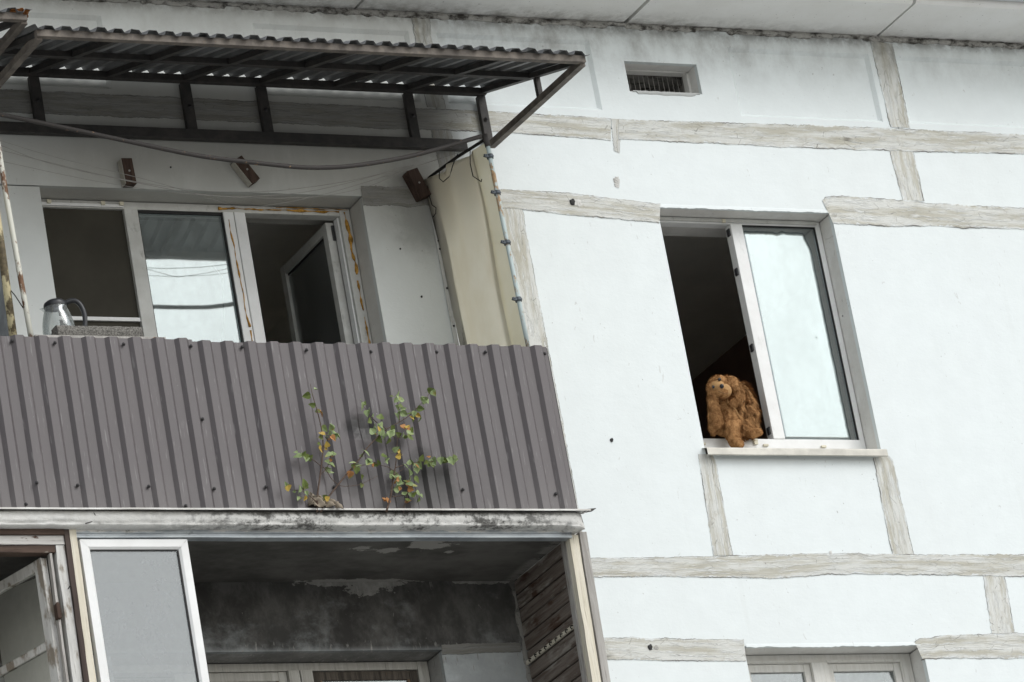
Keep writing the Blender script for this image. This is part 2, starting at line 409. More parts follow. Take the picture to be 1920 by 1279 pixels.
wood('cream_block_side', (0.36, 0.34, 0.29), (0.46, 0.44, 0.39), (0.2, 0.18, 0.15), 2)
wood('old_window_wood', (0.60, 0.59, 0.55), (0.68, 0.675, 0.645), (0.42, 0.40, 0.36), 2)
wood('burnt_window_wood', (0.04, 0.035, 0.03), (0.13, 0.11, 0.09), (0.012, 0.01, 0.009), 2, (0.20, 0.11, 0.05), (0.60, 0.68))
wood('stripped_window_wood', (0.15, 0.105, 0.068), (0.25, 0.185, 0.13), (0.07, 0.04, 0.02), 2)
wood('sooty_window_wood', (0.40, 0.385, 0.345), (0.52, 0.51, 0.47), (0.2, 0.185, 0.165), 2)

def glass(name, refl, fmul=1.7, tint=(0.9, 0.93, 0.93), dirt=0.12, dirtc=(0.5, 0.52, 0.52), rough=0.02, base_t=(0.85, 0.88, 0.88), wob=0.0, sc=3.0):
    """thin window pane: fresnel/mirror reflection over a clear tinted body, with a film of dust"""
    k = NB(name, 0.9, 0.1)
    nt = k.nt
    tr = k.n('ShaderNodeBsdfTransparent'); tr.inputs[0].default_value = (*base_t, 1)
    gl = k.n('ShaderNodeBsdfGlossy'); gl.inputs['Color'].default_value = (*tint, 1); gl.inputs['Roughness'].default_value = rough
    fr = k.n('ShaderNodeFresnel'); fr.inputs['IOR'].default_value = 1.5
    f = k.m('ADD', k.mul(fr.outputs[0], fmul), refl, clamp=True)
    mx = k.n('ShaderNodeMixShader'); k.put(mx.inputs[0], f); k.put(mx.inputs[1], tr.outputs[0]); k.put(mx.inputs[2], gl.outputs[0])
    df = k.n('ShaderNodeBsdfDiffuse'); df.inputs[0].default_value = (*dirtc, 1)
    dn = k.noise(sc, 7, 0.7, st=(1, 1, 0.5)); d2 = k.noise(22, 4, 0.6)
    dm = k.mul(k.ss(k.m('ADD', k.mul(dn, 0.8), k.mul(d2, 0.2)), 0.25, 0.75, 0.35, 1.4), dirt)
    m2 = k.n('ShaderNodeMixShader'); k.put(m2.inputs[0], dm); k.put(m2.inputs[1], mx.outputs[0]); k.put(m2.inputs[2], df.outputs[0])
    if wob:
        bp = k.n('ShaderNodeBump'); k.put(bp.inputs['Height'], k.noise(1.6, 2)); bp.inputs['Strength'].default_value = wob; bp.inputs['Distance'].default_value = 0.02
        k.put(gl.inputs['Normal'], bp.outputs[0])
    nt.links.new(m2.outputs[0], k.out.inputs['Surface'])
    M[name] = k.mat
    return k
glass('window_glass', 0.07)
glass('dusty_glass', 0.05, dirt=0.34, dirtc=(0.42, 0.44, 0.45), sc=1.5)
glass('dirty_old_glass', 0.0, tint=(0.8, 0.82, 0.80), dirt=0.22, dirtc=(0.22, 0.215, 0.19), sc=2)
glass('kettle_glass', 0.0, fmul=0.55, dirt=0.09, dirtc=(0.62, 0.63, 0.62), base_t=(0.93, 0.94, 0.94))
glass('mirror_film', 0.21, tint=(0.89, 0.97, 0.965), dirt=0.16, dirtc=(0.66, 0.72, 0.72), rough=0.03, wob=0.05, sc=2.2)

k = NB('screen_canvas', 0.9, 0.1)
o = k.xyz(); f = k.noise(5, 6, 0.65, st=(1, 1, 0.5)); wv = k.noise(160, 2, 0.5)
c = k.mix(k.ss(f, 0.35, 0.7), (0.81, 0.78, 0.69), (0.86, 0.84, 0.765))
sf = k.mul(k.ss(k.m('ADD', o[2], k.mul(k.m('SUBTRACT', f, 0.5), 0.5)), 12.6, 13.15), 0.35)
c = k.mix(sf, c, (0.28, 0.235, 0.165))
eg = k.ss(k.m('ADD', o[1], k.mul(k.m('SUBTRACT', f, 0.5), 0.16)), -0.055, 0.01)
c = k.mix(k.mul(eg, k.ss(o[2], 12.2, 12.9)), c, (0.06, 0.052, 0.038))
k.color(c); k.bump(wv, 0.15, 0.003); 
def translucent(k, amount, c):
    t = k.n('ShaderNodeBsdfTranslucent'); k.put(t.inputs[0], c)
    mx = k.n('ShaderNodeMixShader'); mx.inputs[0].default_value = amount
    k.nt.links.new(k.b.outputs[0], mx.inputs[1]); k.nt.links.new(t.outputs[0], mx.inputs[2]); k.nt.links.new(mx.outputs[0], k.out.inputs['Surface'])
translucent(k, 0.6, c)
M['screen_canvas'] = k.mat
k = NB('ribbed_screen', 0.75, 0.2)
f = k.noise(5, 5)
c = k.mix(k.ss(f, 0.3, 0.7), (0.83, 0.805, 0.70), (0.87, 0.85, 0.76))
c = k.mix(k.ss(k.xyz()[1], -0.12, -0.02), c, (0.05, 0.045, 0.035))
k.color(c); translucent(k, 0.55, c); M['ribbed_screen'] = k.mat

k = NB('foam_slab_grey', 0.95, 0.1)
f = k.noise(120, 4, 0.7)
k.color(k.mix(k.ss(f, 0.38, 0.62), (0.10, 0.096, 0.088), (0.25, 0.24, 0.22))); k.bump(f, 0.8, 0.006); M['foam_slab_grey'] = k.mat

k = NB('plush_fur', 0.95, 0.05)
f = k.noise(30, 5, 0.65); f2 = k.noise(150, 3, 0.6)
c = k.mix(k.ss(f, 0.3, 0.7), (0.205, 0.094, 0.034), (0.52, 0.285, 0.125))
c = k.mix(k.mul(k.ss(f2, 0.45, 0.7), 0.5), c, (0.58, 0.35, 0.17))
k.color(c); k.bump(f2, 0.8, 0.01); M['plush_fur'] = k.mat
simple('plush_felt', (0.45, 0.27, 0.125), 0.95, 0.05, 0, 0.12, 40, 0.3, 200)
simple('glossy_button', (0.012, 0.012, 0.016), 0.15, 0.6)

def leafmat(name, a, b, spot=None):
    k = NB(name, 0.55, 0.35)
    f = k.noise(40, 4, 0.6); r = k.rnd()
    c = k.mix(k.ss(f, 0.3, 0.7), a, b)
    c = k.mix(k.mul(r, 0.35), c, tuple(x*1.5 for x in b))
    if spot: c = k.mix(k.ss(k.noise(26, 4, 0.6), 0.60, 0.68), c, spot)
    k.color(c)
    k.b.inputs['Transmission Weight'].default_value = 0.0
    M[name] = k.mat
leafmat('leaf_pale_green', (0.145, 0.205, 0.075), (0.27, 0.335, 0.165), (0.28, 0.26, 0.07))
leafmat('leaf_olive', (0.055, 0.085, 0.018), (0.12, 0.155, 0.035), (0.17, 0.10, 0.03))
leafmat('leaf_yellow', (0.34, 0.23, 0.04), (0.46, 0.33, 0.07), (0.2, 0.1, 0.03))
leafmat('leaf_orange', (0.28, 0.12, 0.035), (0.40, 0.20, 0.075), (0.12, 0.06, 0.03))

# ------------------------------------------------------------------ mesh helper
ALIAS = {}
class MB:
    """collects shapes in world metres and links them as one mesh object"""
    def __init__(s): s.bm = bmesh.new(); s.uv = None
    def quad(s, *p):
        return s.bm.faces.new([s.bm.verts.new(q) for q in p])
    def box(s, x0, x1, y0, y1, z0, z1, bev=0.0):
        g = bmesh.ops.create_cube(s.bm, size=1.0)
        for v in g['verts']:
            v.co = Vector((x0+(v.co.x+.5)*(x1-x0), y0+(v.co.y+.5)*(y1-y0), z0+(v.co.z+.5)*(z1-z0)))
        if bev:
            es = list({e for v in g['verts'] for e in v.link_edges})
            bmesh.ops.bevel(s.bm, geom=es, offset=bev, segments=2, affect='EDGES', profile=0.6)
        return s
    def bar(s, a, b, w, h, up=(0, 0, 1), bev=0.0):
        a = Vector(a); b = Vector(b); d = (b-a); L = d.length; d.normalize()
        u = Vector(up); sd = d.cross(u)
        if sd.length < 1e-4: u = Vector((0, 1, 0)); sd = d.cross(u)
        sd.normalize(); u = sd.cross(d)
        g = bmesh.ops.create_cube(s.bm, size=1.0)
        for v in g['verts']:
            v.co = a + d*(v.co.x+.5)*L + sd*v.co.y*w + u*v.co.z*h
        if bev:
            es = list({e for v in g['verts'] for e in v.link_edges})
            bmesh.ops.bevel(s.bm, geom=es, offset=bev, segments=2, affect='EDGES', profile=0.6)
        return s
    def angle(s, a, b, w, t, up=(0, 0, 1), flip=1):
        """steel angle: two thin legs at right angles"""
        a = Vector(a); b = Vector(b); d = (b-a).normalized(); u = Vector(up)
        sd = d.cross(u).normalized(); u = sd.cross(d)
        s.bar(a+sd*flip*w/2, b+sd*flip*w/2, w, t, up)
        s.bar(a-u*(w/2+t/2), b-u*(w/2+t/2), t, w, up)
        return s
    def tube(s, pts, r, n=8, caps=True):
        pts = [Vector(p) for p in pts]; N = len(pts)
        rs = r if isinstance(r, (list, tuple)) else [r]*N
        rings = []; prev = None
        for i, p in enumerate(pts):
            t = (pts[min(i+1, N-1)]-pts[max(i-1, 0)]).normalized()
            if prev is None:
                a = Vector((0, 0, 1)) if abs(t.z) < .9 else Vector((1, 0, 0))
                u = t.cross(a).normalized()
            else:
                u = (prev - t*prev.dot(t)).normalized()
            prev = u; v = t.cross(u)
            rings.append([s.bm.verts.new(p+(u*math.cos(k*2*math.pi/n)+v*math.sin(k*2*math.pi/n))*rs[i]) for k in range(n)])
        for i in range(N-1):
            for k in range(n):
                f = s.bm.faces.new((rings[i][k], rings[i][(k+1) % n], rings[i+1][(k+1) % n], rings[i+1][k])); f.smooth = True
        if caps:
            s.bm.faces.new(rings[0][::-1]); s.bm.faces.new(rings[-1])
        return s
    def lathe(s, prof, c, n=28, tilt=None):
        c = Vector(c); rings = []
        for r, z in prof:
            rings.append([s.bm.verts.new(c+Vector((r*math.cos(k*2*math.pi/n), r*math.sin(k*2*math.pi/n), z))) for k in range(n)])
        for i in range(len(prof)-1):
            for k in range(n):
                f = s.bm.faces.new((rings[i][k], rings[i][(k+1) % n], rings[i+1][(k+1) % n], rings[i+1][k])); f.smooth = True
        return s
    def grid(s, rows, smooth=True, uvf=None):
        vs = [[s.bm.verts.new(p) for p in row] for row in rows]
        if uvf and s.uv is None: s.uv = s.bm.loops.layers.uv.new('UVMap')
        for i in range(len(vs)-1):
            for j in range(len(vs[0])-1):
                f = s.bm.faces.new((vs[i][j], vs[i][j+1], vs[i+1][j+1], vs[i+1][j])); f.smooth = smooth
                if uvf:
                    for l, (a, b) in zip(f.loops, ((i, j), (i, j+1), (i+1, j+1), (i+1, j))): l[s.uv].uv = uvf(a, b)
        return s
    def blob(s, c, r, sub=2, amp=0.0, fr=3.0):
        g = bmesh.ops.create_icosphere(s.bm, subdivisions=sub, radius=1.0)
        rr = r if isinstance(r, (tuple, list)) else (r, r, r)
        for v in g['verts']:
            d = v.co.copy(); k = 1+amp*mnoise.noise(d*fr+Vector(c)*7)
            v.co = Vector(c)+Vector((d.x*rr[0], d.y*rr[1], d.z*rr[2]))*k
        for f in s.bm.faces: pass
        return s
    def build(s, name, mat, parent=None, at=None, smooth=False, solid=0.0, label=None, weld=False):
        org = Vector(at) if at is not None else (wpos(parent) if parent else Vector((0, 0, 0)))
        if weld: bmesh.ops.remove_doubles(s.bm, verts=s.bm.verts, dist=1e-5)
        bmesh.ops.recalc_face_normals(s.bm, faces=s.bm.faces)
        for v in s.bm.verts: v.co -= org
        me = bpy.data.meshes.new(name); s.bm.to_mesh(me); s.bm.free()
        me.materials.append(M[mat])
        if smooth:
            for p in me.polygons: p.use_smooth = True
        o = bpy.data.objects.new(name, me); COL.objects.link(o)
        if parent: o.parent = parent; o.location = org-wpos(parent)
        else: o.location = org
        if solid:
            md = o.modifiers.new('thickness', 'SOLIDIFY'); md.thickness = solid; md.offset = 0
        if label: o['label'] = label
        return o

def wpos(o):
    p = Vector(o.location)
    while o.parent: o = o.parent; p += Vector(o.location)
    return p
def thing(name, label, cat, loc, group=None):
    o = bpy.data.objects.new(name, None); COL.objects.link(o); o.location = loc
    o.empty_display_size = 0.1
    return tag(o, label, cat, group)
def tag(o, label, cat, group=None, kind=None):
    if label: o['label'] = label
    if cat: o['category'] = cat
    if group: o['group'] = group
    if kind: o['kind'] = kind
    return o
def share(name, me, mat, parent, loc, rot=None, scale=1.0):
    """one more object on a shared mesh"""
    o = bpy.data.objects.new(name, me); COL.objects.link(o)
    o.parent = parent; o.location = Vector(loc)-wpos(parent)
    if rot is not None: o.rotation_euler = rot
    o.scale = (scale,)*3 if not isinstance(scale, (tuple, list)) else scale
    return o
def mesh_of(mb, name, mat):
    bmesh.ops.recalc_face_normals(mb.bm, faces=mb.bm.faces)
    me = bpy.data.meshes.new(name); mb.bm.to_mesh(me); mb.bm.free(); me.materials.append(M[mat]); return me
def lerp(a, b, t): return a+(b-a)*t
def poly_at(pl, t):
    """point at parameter t (0..1, by length) of a polyline"""
    L = [0]
    for a, b in zip(pl, pl[1:]): L.append(L[-1]+math.dist(a, b))
    d = t*L[-1]
    for i in range(len(pl)-1):
        if d <= L[i+1]+1e-9:
            k = (d-L[i])/max(1e-9, L[i+1]-L[i]); return (lerp(pl[i][0], pl[i+1][0], k), lerp(pl[i][1], pl[i+1][1], k))
    return pl[-1]

# ------------------------------------------------------------------ ground
g = MB(); g.quad((-900, -900, 0), (900, -900, 0), (900, 900, 0), (-900, 900, 0))
tag(g.build('ground', 'ground_gravel'), None, None, kind='structure')

# ------------------------------------------------------------------ the building
bld = thing('apartment_building', 'white painted concrete apartment block with grey mortar joints between its wall panels', 'building', (0, 0, 0))
TH = 0.40
def wall_panel(x0, x1, z0, z1, holes=(), frames=(), mat='facade_paint'):
    """one concrete panel; holes go right through, frames are shallow recessed fields"""
    x0 += .004; x1 -= .004; z0 += .004; z1 -= .004
    y = random.uniform(0, .0015)
    xs = sorted({x0, x1, *[h[0] for h in holes], *[h[1] for h in holes], *[f[0] for f in frames], *[f[1] for f in frames]})
    zs = sorted({z0, z1, *[h[2] for h in holes], *[h[3] for h in holes], *[f[2] for f in frames], *[f[3] for f in frames]})
    mb = MB()
    for xa, xb in zip(xs, xs[1:]):
        for za, zb in zip(zs, zs[1:]):
            cx, cz = (xa+xb)/2, (za+zb)/2
            if any(h[0] < cx < h[1] and h[2] < cz < h[3] for h in holes): continue
            if any(f[0] < cx < f[1] and f[2] < cz < f[3] for f in frames): continue
            mb.quad((xa, y, za), (xb, y, za), (xb, y, zb), (xa, y, zb))
    for f in frames:
        b, d = .022, .022
        o = [(f[0], y, f[2]), (f[1], y, f[2]), (f[1], y, f[3]), (f[0], y, f[3])]
        i = [(f[0]+b, y+d, f[2]+b), (f[1]-b, y+d, f[2]+b), (f[1]-b, y+d, f[3]-b), (f[0]+b, y+d, f[3]-b)]
        for k in range(4): mb.quad(o[k], o[(k+1) % 4], i[(k+1) % 4], i[k])
        mb.quad(*i)
    def ring(a, b, c, d, ya, yb):
        for p, q in (((a, c), (b, c)), ((b, c), (b, d)), ((b, d), (a, d)), ((a, d), (a, c))):
            mb.quad((p[0], ya, p[1]), (q[0], ya, q[1]), (q[0], yb, q[1]), (p[0], yb, p[1]))
    ring(x0, x1, z0, z1, y, TH)
    for h in holes: ring(*h, y, TH)
    return mb.build('wall_panel', mat, bld)

FZ0, FZ1 = 13.515, 14.185
for i, (a, b) in enumerate(((-6.37, -3.29), (-3.29, -.21), (-.21, 2.88), (2.88, 5.96))):
    fr = [(a+.085, a+1.085, 13.632, 14.082), (a+2.01, a+2.99, 13.632, 14.082)]
    ho = [(1.082, 1.568, 13.762, 13.957)] if i == 2 else []
    wall_panel(a, b, FZ0, FZ1, ho, fr)
for a, b in ((-6.37, -3.29), (-3.29, -.21), (-.21, 2.87), (2.87, 5.96)): wall_panel(a, b, 13.025, FZ0)
WX0, WX1 = 1.115, 2.278           # window bay opening
BX0, BX1 = -2.727, -.790          # balcony bay opening
for z0, z1, sill in ((10.815, 13.025, 11.49), (8.115, 10.325, 8.79)):
    wall_panel(-6.37, -3.29, z0, z1)
    wall_panel(-3.29, BX0, z0, z1); wall_panel(BX0, BX1, z0, z0+.55)
    wall_panel(BX1, .16, z0, z1); wall_panel(.16, WX0, z0, z1)
    wall_panel(WX0, WX1, z0, sill); wall_panel(WX1, 5.96, z0, z1)
for a, b in ((-6.37, -3.29), (-3.29, -.21), (-.21, 2.85), (2.85, 5.96)): wall_panel(a, b, 10.325, 10.815)
for z0, z1 in ((5.4, 8.115), (2.7, 5.4), (0, 2.7)):
    for a, b in ((-6.37, -3.29), (-3.29, -.21), (-.21, 2.85), (2.85, 5.96)): wall_panel(a, b, z0, z1)

def joint(top, bot, vert=False, y=-.003, amp=.006, step=.008):
    """mortar band between two measured edge lines, both edges ragged"""
    L = max(math.dist(top[0], top[-1]), .1); n = max(6, int(L/step)); seed = random.uniform(0, 500)
    rows = []
    V = [0, .0, .12, .35, .65, .88, 1, 1.0]
    for i in range(n+1):
        t = i/n; a = poly_at(top, t); b = poly_at(bot, t)
        ja = .7*amp*mnoise.noise((t*L*110, seed, 3))+amp*(mnoise.noise((t*L*9, seed, 0))+.7*mnoise.noise((t*L*34, seed, 5))+.9*max(0, mnoise.noise((t*L*5, seed, 9))-.25)*2)
        jb = .7*amp*mnoise.noise((t*L*110, seed, 7))+amp*(mnoise.noise((t*L*9, seed, 20))+.7*mnoise.noise((t*L*34, seed, 25))+.9*max(0, mnoise.noise((t*L*5, seed, 29))-.25)*2)
        d = (b[0]-a[0], b[1]-a[1]); dl = math.hypot(*d); d = (d[0]/dl, d[1]/dl)
        a = (a[0]-d[0]*ja, a[1]-d[1]*ja); b = (b[0]+d[0]*jb, b[1]+d[1]*jb)
        row = []
        for q, v in enumerate(V):
            yy = y + .0011*mnoise.noise((t*L*6, v*3, seed))
            if q in (0, len(V)-1): yy = .02
            row.append((lerp(a[0], b[0], v), yy, lerp(a[1], b[1], v)))
        rows.append(row)
    mb = MB(); mb.grid(rows, smooth=False, uvf=lambda i, j: (seed+i/n*L, V[j]))
    return mb.build('mortar_joint', 'joint_mortar', bld)
joint([(.0, 13.592), (.12, 13.591), (.918, 13.58)], [(.0, 13.462), (.12, 13.463), (.889, 13.439)], y=-.0035)
joint([(.969, 13.575), (2.278, 13.589), (2.803, 13.592), (3.765, 13.586), (5.9, 13.586)], [(.945, 13.448), (1.226, 13.445), (2.04, 13.439), (2.78, 13.442), (3.734, 13.457), (5.9, 13.45)], y=-.0035)
joint([(.918, 13.578), (.897, 13.372)], [(.987, 13.576), (.93, 13.356)], y=-.0022)
joint([(2.809, 14.173), (2.822, 13.60)], [(2.965, 14.155), (2.960, 13.60)], y=-.0022)
joint([(2.779, 13.45), (2.796, 13.12)], [(2.949, 13.45), (2.946, 13.12)], y=-.0022)
joint([(2.238, 13.10), (2.262, 13.128), (2.384, 13.13), (2.796, 13.122), (2.956, 13.107), (3.646, 13.098), (5.9, 13.10)], [(2.279, 12.952), (2.655, 12.945), (2.989, 12.962), (3.184, 12.95), (3.612, 12.956), (5.9, 12.96)], y=-.0035)
joint([(.0, 13.104), (.112, 13.101), (.548, 13.093), (1.135, 13.041)], [(.0, 12.985), (.219, 12.978), (.521, 12.954), (1.105, 12.922)], y=-.0035)
joint([(.075, 12.985), (.08, 10.85)], [(.222, 12.985), (.226, 11.75), (.221, 10.85)], y=-.0022)
joint([(-.269, 14.169), (-.271, 13.969), (-.27, 13.60)], [(-.148, 14.175), (-.161, 13.974), (-.15, 13.60)], y=-.0022)
joint([(-.265, 13.46), (-.262, 13.10)], [(-.14, 13.46), (-.15, 13.10)], y=-.0022)
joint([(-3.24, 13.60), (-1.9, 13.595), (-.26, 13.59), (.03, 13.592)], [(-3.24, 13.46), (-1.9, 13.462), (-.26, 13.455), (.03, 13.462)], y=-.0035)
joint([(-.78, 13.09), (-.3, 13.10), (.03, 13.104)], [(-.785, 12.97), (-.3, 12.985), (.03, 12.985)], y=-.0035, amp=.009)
joint([(.0, 10.868), (.238, 10.856), (.692, 10.861), (1.026, 10.866), (1.427, 10.876), (1.841, 10.885), (2.359, 10.874), (3.105, 10.873), (5.9, 10.87)],
      [(.0, 10.742), (.668, 10.746), (1.396, 10.731), (1.776, 10.755), (2.152, 10.754), (2.788, 10.742), (3.071, 10.734), (5.9, 10.74)], y=-.0035)
joint([(1.06, 11.484), (1.029, 10.87)], [(1.152, 11.484), (1.166, 11.43), (1.154, 10.87)], y=-.0022)
joint([(2.216, 11.47), (2.207, 10.87)], [(2.315, 11.487), (2.345, 11.46), (2.354, 10.87)], y=-.0022)
joint([(2.79, 10.75), (2.77, 10.385)], [(2.942, 10.75), (2.922, 10.385)], y=-.0022)
joint([(-.1, 10.388), (.224, 10.387), (.593, 10.38), (1.116, 10.366)], [(-.1, 10.262), (.222, 10.262), (.566, 10.249), (1.105, 10.239)], y=-.0035)
joint([(2.233, 10.345), (2.27, 10.366), (2.418, 10.373), (2.769, 10.392), (2.986, 10.387), (5.9, 10.385)], [(2.262, 10.242), (2.949, 10.234), (5.9, 10.235)], y=-.0035)
joint([(-.78, 10.355), (-.3, 10.362)], [(-.785, 10.30), (-.3, 10.31)], y=-.004, amp=.004)

# eaves: slabs overhanging the facade, a crumbling mortar line under them, the roof above
prev = None
for a, b in ((-6.2, -4.10), (-4.10, -2.36), (-2.36, -.619), (-.619, 1.135), (1.135, 2.865), (2.865, 4.60), (4.60, 6.2)):
    mb = MB(); dz = random.uniform(-.004, .004)
    pr = [(.30, 14.205+dz), (-.445, 14.198+dz), (-.462, 14.212+dz), (-.470, 14.24+dz), (-.470, 14.40), (.30, 14.40)]
    x0, x1 = a+.011, b-.011
    for (y0, z0), (y1, z1) in zip(pr, pr[1:]+pr[:1]): mb.quad((x0, y0, z0), (x1, y0, z0), (x1, y1, z1), (x0, y1, z1))
    mb.bm.faces.new([mb.bm.verts.new((x0, p[0], p[1])) for p in pr]); mb.bm.faces.new([mb.bm.verts.new((x1, p[0], p[1])) for p in pr])
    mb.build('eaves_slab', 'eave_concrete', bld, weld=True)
mb = MB(); mb.box(-6.2, 6.2, -.53, -.478, 14.235, 14.42, .004); mb.build('gutter_flashing', 'roof_tin', bld)
rows = []; n = 900
for i in range(n+1):
    x = lerp(-6, 5.9, i/n)
    zb = 14.168+.012*mnoise.noise((x*5, 0, 3))+.012*mnoise.noise((x*23, 0, 8))
    if mnoise.noise((x*3.2, 4, 3)) > .22: zb += .014
    d = .014+.012*mnoise.noise((x*17, 2, 2))+.010*mnoise.noise((x*55, 9, 1))
    rows.append([(x, .03, zb-.004), (x, -.004-d*.35, zb), (x, -.004-d, (zb+14.2)/2), (x, -.003-d*.5, 14.203), (x, .03, 14.21)])
mb = MB(); mb.grid(rows, smooth=False); mb.build('eaves_mortar', 'eave_mortar', bld)
mb = MB(); mb.box(-6.6, 6.3, .2, 9, 14.402, 14.5); mb.build('roof', 'roof_tin', bld)
mb = MB(); mb.box(-6.37, -6.2, .42, 9, 0, 14.19); mb.box(5.8, 5.96, .42, 9, 0, 14.19); mb.box(-6.37, 5.96, 8.85, 9, 0, 14.19)
mb.build('end_wall', 'facade_paint', bld)

# drilled holes and knocked-off plaster
hole = mesh_of(MB().blob((0, 0, 0), (.011, .004, .012), 2, .5, 2.0), 'drill_hole', 'seal_and_gap_black')
chipm = mesh_of(MB().blob((0, 0, 0), (.022, .003, .020), 3, .9, 1.7), 'plaster_chip', 'eave_concrete')
for x, z, sc in ((.518, 11.566, 1.0), (.557, 13.035, 1.7), (.510, 10.328, 1.4), (-.60, 12.71, .5), (-.52, 12.42, .6), (2.21, 12.36, .4), (-1.29, 13.20, .8), (-1.93, 13.165, .5)):
    share('drill_hole', hole, None, bld, (x, -.005 if sc > 1.2 else -.003, z), None, sc)
for x, z, sc in ((.585, 13.03, 1.0), (.88, 13.185, .9), (.875, 13.155, .7), (.545, 10.325, .6), (1.80, 10.888, .4)):
    share('plaster_chip', chipm, None, bld, (x, -.002 if z > 13.1 else -.0045, z), (0, x*7, 0), sc)

# ventilation opening in the frieze
vt = MB(); x0, x1, z0, z1 = 1.082, 1.568, 13.762, 13.957
# inner lip that narrows the opening
vt.box(x0-.002, x1+.002, .11, .16, z1-.006, z1+.02); vt.box(x1-.014, x1+.01, .11, .16, z0, z1)
vent = vt.build('ventilation_opening', 'reveal_plaster', bld)
dk = MB()
for q in (((x0+.001, z1-.003), (x1-.001, z1-.003)), ((x0+.003, z0+.001), (x0+.003, z1-.001)), ((x1-.003, z0+.001), (x1-.003, z1-.001))):
    (xa, za), (xb, zb_) = q; dk.quad((xa, .162, za), (xb, .162, zb_), (xb, .405, zb_), (xa, .405, za))
dk.build('dark_vent_lining', 'soot_and_vent_shade', vent)  # dark lining: the cavity's shade put into colour inside the vent
bar0 = mesh_of(MB().tube([(0, 0, 0), (0, 0, .2)], .0018, 6), 'grille_wire', 'line_grey')
for i in range(15): share('grille_wire', bar0, None, vent, (x0+.02+i*.0325, .175, z0-.002))
atc = MB(); atc.box(.3, 2.6, .41, 1.6, 13.735, 13.755); atc.box(.3, 2.6, 1.6, 1.64, 13.6, 14.19); atc.box(.28, .3, .41, 1.6, 13.6, 14.19); atc.box(2.6, 2.62, .41, 1.6, 13.6, 14.19)
atc.build('attic_space', 'soot_and_vent_shade', bld)  # unseen box, coloured dark so the vent opening shows black
# crumbly plaster under the vent
lip = MB(); rows = []
for i in range(40):
    x = lerp(1.10, 1.55, i/39); dn = .016+.012*mnoise.noise((x*14, 1, 1)); fz = 1 if 2 < i < 37 else .2
    rows.append([(x, .02, z0+.003), (x, -.005, z0+.004+.004*mnoise.noise((x*40, 3, 1))), (x, -.006, z0-dn*fz*.5), (x, -.002, z0-dn*fz), (x, .01, z0-dn*fz-.002)])
lip.grid(rows, smooth=False); lip.build('vent_lip', 'joint_mortar', bld)

def room(x0, x1, z0, z1, depth, ceil='room_plaster', right='room_plaster'):
    y0, y1 = TH+.002, TH+depth
    r = MB(); r.quad((x0, y0, z1), (x1, y0, z1), (x1, y1, z1), (x0, y1, z1)); r.build('room_ceiling', ceil, bld)
    r = MB(); r.quad((x0, y1, z0), (x1, y1, z0), (x1, y1, z1), (x0, y1, z1)); r.quad((x0, y0, z0), (x0, y1, z0), (x0, y1, z1), (x0, y0, z1)); r.build('room_wall', 'room_plaster', bld)
    r = MB(); r.quad((x1, y0, z0), (x1, y1, z0), (x1, y1, z1), (x1, y0, z1)); r.build('room_wall', right, bld)
    r = MB(); r.quad((x0, y0, z0), (x1, y0, z0), (x1, y1, z0), (x0, y1, z0)); r.build('room_floor', 'room_floor', bld)
room(-3.2, -.25, 10.83, 13.26, 4.0)
room(.15, 3.08, 10.83, 13.30, 4.2, right='room_wallpaper_brown')
room(-3.2, -.25, 8.13, 10.56, 4.0)
room(.15, 3.08, 8.13, 10.56, 4.2)

# a curtain rail and a hanging cable deep in the left room
mb = MB(); mb.tube([(-2.2, 2.2, 13.05), (-.3, 2.2, 13.05)], .012, 8); mb.build('curtain_rail', 'dark_frame_steel', bld)
mb = MB(); mb.tube([(-1.02, 1.5, 13.26), (-.98, 1.48, 13.18), (-1.0, 1.5, 12.95), (-1.05, 1.5, 12.75)], .006, 6); mb.build('cable', 'cord_black', bld)
# ------------------------------------------------------------------ upper right window (plastic, half open)
WY = .14
def frame_boxes(parent, mat, boxes, name, bev=.004):
    mb = MB()
    for b in boxes: mb.box(*b, bev)
    return mb.build(name, mat, parent)
w = MB()
w.box(WX0+.001, WX0+.05, WY, WY+.065, 11.49, 13.024, .003); w.box(2.245, WX1-.001, WY, WY+.065, 11.49, 13.024, .003)
w.box(WX0+.05, 2.245, WY+.002, WY+.067, 12.995, 13.024, .003); w.box(WX0+.05, 2.245, WY-.002, WY+.067, 11.555, 11.640, .003)
win = w.build('window', 'white_plastic', bld, label='open window with a toy on its sill')
frame_boxes(win, 'white_plastic', [(1.664, 1.742, WY-.006, WY+.06, 11.6405, 12.9945)], 'mullion')
frame_boxes(win, 'grimy_plastic', [(WX0+.02, 2.25, WY-.012, WY-.001, 13.003, 13.0235)], 'frame_rail', .002)
frame_boxes(win, 'seal_and_gap_black', [(1.7425, 1.7475, WY+.006, WY+.02, 11.641, 12.994), (2.2385, 2.2448, WY+.006, WY+.02, 11.641, 12.994), (1.7475, 2.2385, WY+.006, WY+.02, 12.9885, 12.9945)], 'seal_and_gap_shade', .001)
mb = MB(); mb.box(1.748, 2.238, WY+.018, WY+.022, 11.642, 12.988); mb.build('pane', 'window_glass', win)
rows = []; n = 60
for i in range(n+1):
    t = i/n; z = lerp(11.645, 12.962, t); xr = 2.196 if z < 12.85 else lerp(2.196, 2.166, (z-12.85)/.112)
    xr += .007*mnoise.noise((z*7, 3, 1))+.004*mnoise.noise((z*40, 3, 1))
    r = []
    for j in range(25):
        x = lerp(1.749, xr, j/24); zz = z
        if i > n-3: zz += .010*mnoise.noise((x*22, 5, 2))+.006*mnoise.noise((x*70, 5, 2))
        r.append((x, WY+.0165, zz))
    rows.append(r)
mb = MB(); mb.grid(rows); mb.build('mirror_film', 'mirror_film', win, solid=.0006)
clip = mesh_of(MB().box(-.016, .016, -.012, .004, -.006, .006, .002), 'clip', 'cream_clip')
